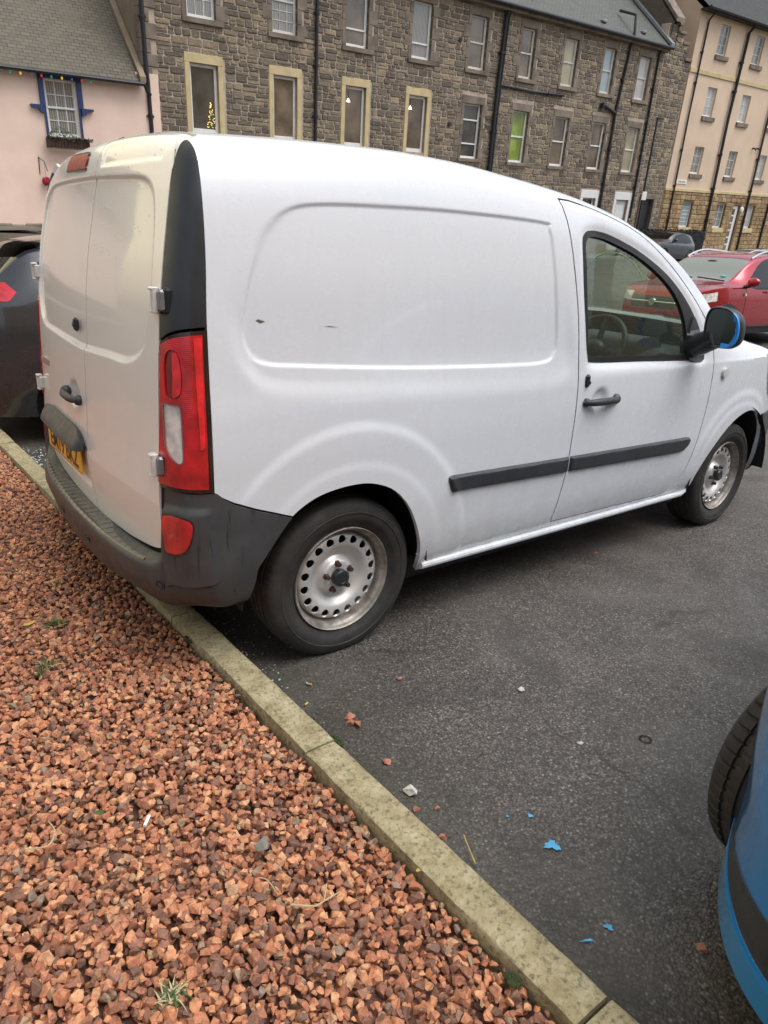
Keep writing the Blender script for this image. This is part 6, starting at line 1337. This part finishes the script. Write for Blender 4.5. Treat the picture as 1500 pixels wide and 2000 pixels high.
make_car('saloon_car', 'silver car parked beyond the red crossover below the sandstone wall', mat4(19.3, 8.3, gz(20, 8) - .02, math.radians(3)), 4.4, .88, 1.44, [(x*1.05, z*.99) for x, z in HZ], .93, PA['silver'], [[(x*1.05, z*.99) for x, z in q] for q in SIDEH], (1.28, 2.02), (3.8, 4.1), (.88, 3.5), res=.8)
# ---------------------------------------------------------------- small things lying about
rr = random.Random(21)
def pebble(name, label, cat, x, y, r, mat, z=0.0, group=None, flat=.7):
    V, F = shapes[rr.randrange(len(shapes))]; mb = MB(); p = V @ rotm(rr.uniform(0, 6), rr.uniform(-.3, .3), 0).T*r*np.array([1, 1, flat]); p[:, 2] -= p[:, 2].min() + .002; mb.add(p, F); o = mb.build(name, mat, None, 0); o.location = (x, y, z); return setp(o, label, cat, group)
pebble('stone', 'pale rough stone lying on the asphalt right beside the kerb', 'stone', .43, -1.61, .022, M['whitestone'], .001, flat=.8)
pebble('stone', 'small flat pale stone alone in the middle of the asphalt', 'stone', 1.088, -1.433, .014, M['whitestone'], .001)
pebble('stone', 'round cream stone on the asphalt near the black rubber ring', 'stone', 1.032, -1.741, .011, M['whitestone'], .001, flat=.3)
for x, y, r, lb in ((.477, -1.226, .019, 'topmost of the three red stone chips clustered on the asphalt'), (.459, -1.253, .016, 'smallest of the three red stone chips clustered on the asphalt'), (.482, -1.275, .019, 'rightmost of the three red stone chips clustered on the asphalt'), (.451, -1.47, .014, 'single red stone chip on the asphalt above the pale rough stone'), (.756, -1.138, .012, 'red stone chip alone on the asphalt behind the rear wheel'), (.405, -1.67, .013, 'red stone chip on the asphalt just below the pale rough stone'), (.455, -1.699, .009, 'tiny red stone chip close to the pale rough stone'), (.68, -2.369, .013, 'red stone chip on the asphalt beside the blue car bumper'), (2.37, -.781, .012, 'red stone chip on the asphalt below the van sill'), (.398, -1.79, .013, 'red stone chip wedged against the road side of the kerb')):
    pebble('stone_chip', lb, 'stone chip', x, y, r, M['redchip'], .001, 'red stone chips strayed onto the asphalt')
def flat_patch(name, label, cat, x, y, r, mat, seed, z=.004, sx=1.0, rot=0.0, group=None, n=40, th=.0008, k=.35):
    q = random.Random(seed); mb = MB(); P = []
    for i in range(n):
        a = 2*math.pi*i/n; R = r*(1 - k*q.random())*(1 + .25*math.sin(3*a + seed) + .18*math.sin(5*a + 2*seed)); P.append((R*math.cos(a)*sx, R*math.sin(a)))
    mb.prism(P, lambda a, b: (a, b, 0), lambda a, b: (a, b, th)); o = mb.build(name, mat, None, 0); o.location = (x, y, z); o.rotation_euler = (0, 0, rot); return setp(o, label, cat, group)
GP = 'flakes of blue paint stuck to the asphalt'
flat_patch('paint_flake', 'largest blue paint flake on the asphalt in front of the kerb', 'paint flake', .623, -1.973, .017, M['bluepaint'], 3, sx=1.4, rot=-.9, group=GP)
flat_patch('paint_flake', 'small blue paint flake farthest from the camera', 'paint flake', .654, -1.867, .008, M['bluepaint'], 4, group=GP)
flat_patch('paint_flake', 'tiny blue paint speck nearest the kerb', 'paint flake', .599, -1.832, .004, M['bluepaint'], 5, group=GP)
flat_patch('paint_flake', 'blue paint flake near the bumper of the blue car', 'paint flake', .545, -2.212, .012, M['bluepaint'], 8, sx=.7, rot=.3, group=GP)
flat_patch('paint_flake', 'thin blue paint streak trailing towards the kerb', 'paint flake', .475, -2.205, .016, M['bluepaint'], 9, sx=.22, rot=1.1, group=GP)
mb = MB(); mb.lathe([(.017, -.002), (.021, 0), (.017, .002), (.015, 0)], 28, axis='Z', closed=True); o = mb.build('rubber_ring', M['black'], None, 40); o.location = (1.228, -1.851, .005); setp(o, 'small black rubber ring lying flat on the open asphalt', 'ring')
def butt(x, y, z, L, r, rot, label, mat, tip=None):
    t = thing('cigarette_end', label, 'cigarette end', mat4(x, y, z, rot)); mb = MB(); mb.tube([(-L/2, 0, 0), (L/2*.5, 0, .0005), (L/2, 0, 0)], r, 10); mb.build('paper_tube', mat, t, 40)
    if tip is not None: mb = MB(); mb.tube([(L/2, 0, 0), (L/2 + .008, 0, .001)], r*1.02, 10); mb.build('filter', tip, t, 40)
butt(-.253, -1.386, .088, .034, .0042, .9, 'white paper cigarette end on the red gravel', M['paper'])
butt(.462, -.996, .006, .016, .004, 2.2, 'tan cigarette end on the asphalt nearest the rear wheel', M['yleaf'])
butt(.392, -1.088, .006, .016, .004, .4, 'orange cigarette end against the road side of the kerb', M['yleaf'])
def leaf(x, y, z, L, w, rot, mat, label, bend=.2):
    mb = MB(); P = []
    for i in range(9):
        t = i/8; ww = w*math.sin(math.pi*min(1, t*.96 + .03))**.8; P.append([((t - .5)*L, -ww, bend*L*(t - .5)**2*1.5 + .12*ww), ((t - .5)*L, 0, bend*L*(t - .5)**2*1.5), ((t - .5)*L, ww, bend*L*(t - .5)**2*1.5 + .12*ww)])
    mb.grid(P); o = mb.build('fallen_leaf', mat, None, 60); o.location = (x, y, z); o.rotation_euler = (rr.uniform(-.2, .2), rr.uniform(-.2, .2), rot); setp(o, label, 'leaf')
leaf(-.282, -.204, .09, .05, .010, .3, M['yleaf'], 'narrow pale yellow leaf on the gravel behind the van bumper'); leaf(-.343, -1.295, .09, .034, .007, -.8, M['leaf'], 'small green leaf on the gravel left of the white cigarette end', .3)
leaf(.225, -1.894, .095, .036, .006, .2, M['yleaf'], 'yellow leaf on the gravel touching the kerb')
def twig(pts, r, label, mat='dry'):
    P = smooth_loop(pts, 5, False); mb = MB(); mb.tube(P, np.linspace(r, r*.5, len(P)), 6); o = mb.build('twig', M[mat], None, 40); setp(o, label, 'twig')
twig([(-.075, -1.80, .086), (-.035, -1.835, .090), (-.01, -1.838, .092), (.035, -1.835, .088)], .003, 'pale forked twig lying on the gravel in the middle'); twig([(-.01, -1.838, .092), (.02, -1.80, .088)], .002, 'short pale offshoot beside the forked twig')
twig([(-.52, -1.31, .086), (-.475, -1.335, .09), (-.45, -1.30, .092), (-.455, -1.26, .094)], .0022, 'bent straw stalk on the gravel at the left')
twig([(.405, -1.905, .01), (.412, -1.87, .03), (.42, -1.84, .045)], .0028, 'orange brown stalk leaning on the road side of the kerb', 'yleaf')
twig([(-.10, -1.70, .09), (-.092, -1.725, .10), (-.085, -1.76, .086)], .002, 'upright straw stalk on the gravel left of the forked twig')
def weed(x, y, z, n, h, label, mat='leaf', spread=1.0, seed=0, pale=.3):
    q = random.Random(seed); t = thing('weed', label, 'weed', mat4(x, y, z)); mb = MB()
    for k in range(n):
        ox, oy = q.gauss(0, .009), q.gauss(0, .009); a = q.uniform(0, 6.28); L = h*q.uniform(.35, 1.3); out = spread*q.uniform(.4, 1.1); w = .0022*q.uniform(.7, 1.5); P = []
        for i in range(6):
            s = i/5; r_ = L*out*s; zz = L*(s - .55*out*s*s); c, d = math.cos(a), math.sin(a); ww = w*(1 - s*.9); P.append([(ox + c*r_ - d*ww, oy + d*r_ + c*ww, zz), (ox + c*r_ + d*ww, oy + d*r_ - c*ww, zz)])
        mb.grid(P, 1 if q.random() < pale else 0)
    mb.build('blade', [M[mat], M['dry']], t, 60)['kind'] = 'stuff'
weed(-.365, -1.841, .075, 70, .024, 'tuft of half dry grass on the gravel at the bottom left', seed=1, spread=1.6, pale=.45); weed(-.192, -.224, .07, 70, .04, 'spreading green weed on the gravel behind the van bumper', seed=2, pale=.05, spread=1.5)
weed(-.292, -.505, .07, 45, .035, 'small pale weed on the gravel at the left edge', seed=3, pale=.4, spread=1.4); weed(-.325, -.545, .07, 30, .03, 'small dark green weed at the left edge below the pale one', seed=4, pale=0, spread=1.2); weed(-.122, .114, .07, 30, .03, 'tiny green weed on the gravel closest to the number plate', seed=5, pale=.1, spread=1.5)
def moss(x, y, z, r, label, seed):
    q = np.random.default_rng(seed); mb = MB()
    for k in range(90):
        a = q.uniform(0, 6.28); R = r*math.sqrt(q.random()); V, F = shapes[k % len(shapes)]; mb.add(V*.0045*q.uniform(.6, 1.3) + (R*math.cos(a)*1.6, R*math.sin(a), .004*(1 - R/r)), F)
    o = mb.build('moss', simple('moss %d' % seed, (.030, .042, .010), .95, var=.4, vs=60), None, 0); o.location = (x, y, z); o.rotation_euler = (0, 0, -1.5); setp(o, label, 'moss')
moss(.213, -2.205, .082, .012, 'cushion of green moss between gravel and kerb near the bottom', 1); moss(.375, -1.30, .004, .018, 'clump of green moss on the road side of the kerb joint', 2); moss(.20, -.60, .08, .03, 'patch of dark moss where the gravel meets the kerb under the bumper', 4)
pebble('stone', 'grey stone among the red gravel in the middle', 'stone', -.051, -1.614, .021, simple('grey stone', (.17, .165, .14), .9, var=.3, vs=40), .08)
q = np.random.default_rng(9); mb = MB()
for k in range(760):
    y = q.uniform(-1.05, 2.6); x = kerb_x(y) + abs(q.normal(0, .085)) + .008
    if 0.0 < y < 1.15 and q.random() < .2: pass
    s = q.uniform(.0012, .0042)*(1.5 if y > .9 else 1); a = q.uniform(0, 6.28, 3); V = (np.array([(-1, -1, 0), (1.2, -.8, 0), (.9, 1, 0), (-.7, .9, 0), (0, 0, .9)])*s) @ rotm(a[0], q.uniform(-.5, .5), q.uniform(-.5, .5)).T + (x, y, .0055); mb.add(V, [(0, 1, 4), (1, 2, 4), (2, 3, 4), (3, 0, 4), (3, 2, 1, 0)])
setp(mb.build('broken_glass', M['shard'], None, 0), 'scatter of tiny broken glass along the road side of the kerb', 'broken glass', kind='stuff')

q = np.random.default_rng(14); mb = MB()
for k in range(1500):                                                # crumbs of grit that collect in the channel by the kerb
    y = q.uniform(-2.6, 2.2); x = kerb_x(y) + .004 + abs(q.normal(0, .05)); V, F = shapes[k % len(shapes)]; a = q.uniform(0, 6.28)
    mb.add(V @ rotm(a, 0, 0).T*q.choice((.0012, .0018, .0026, .0042), p=(.4, .35, .2, .05)) + (x, y, .0045), F)
setp(mb.build('grit', simple('grit', (.13, .085, .055), .95, var=.6, vs=300), None, 0), 'fine brown grit gathered on the asphalt along the kerb', 'grit', kind='stuff')
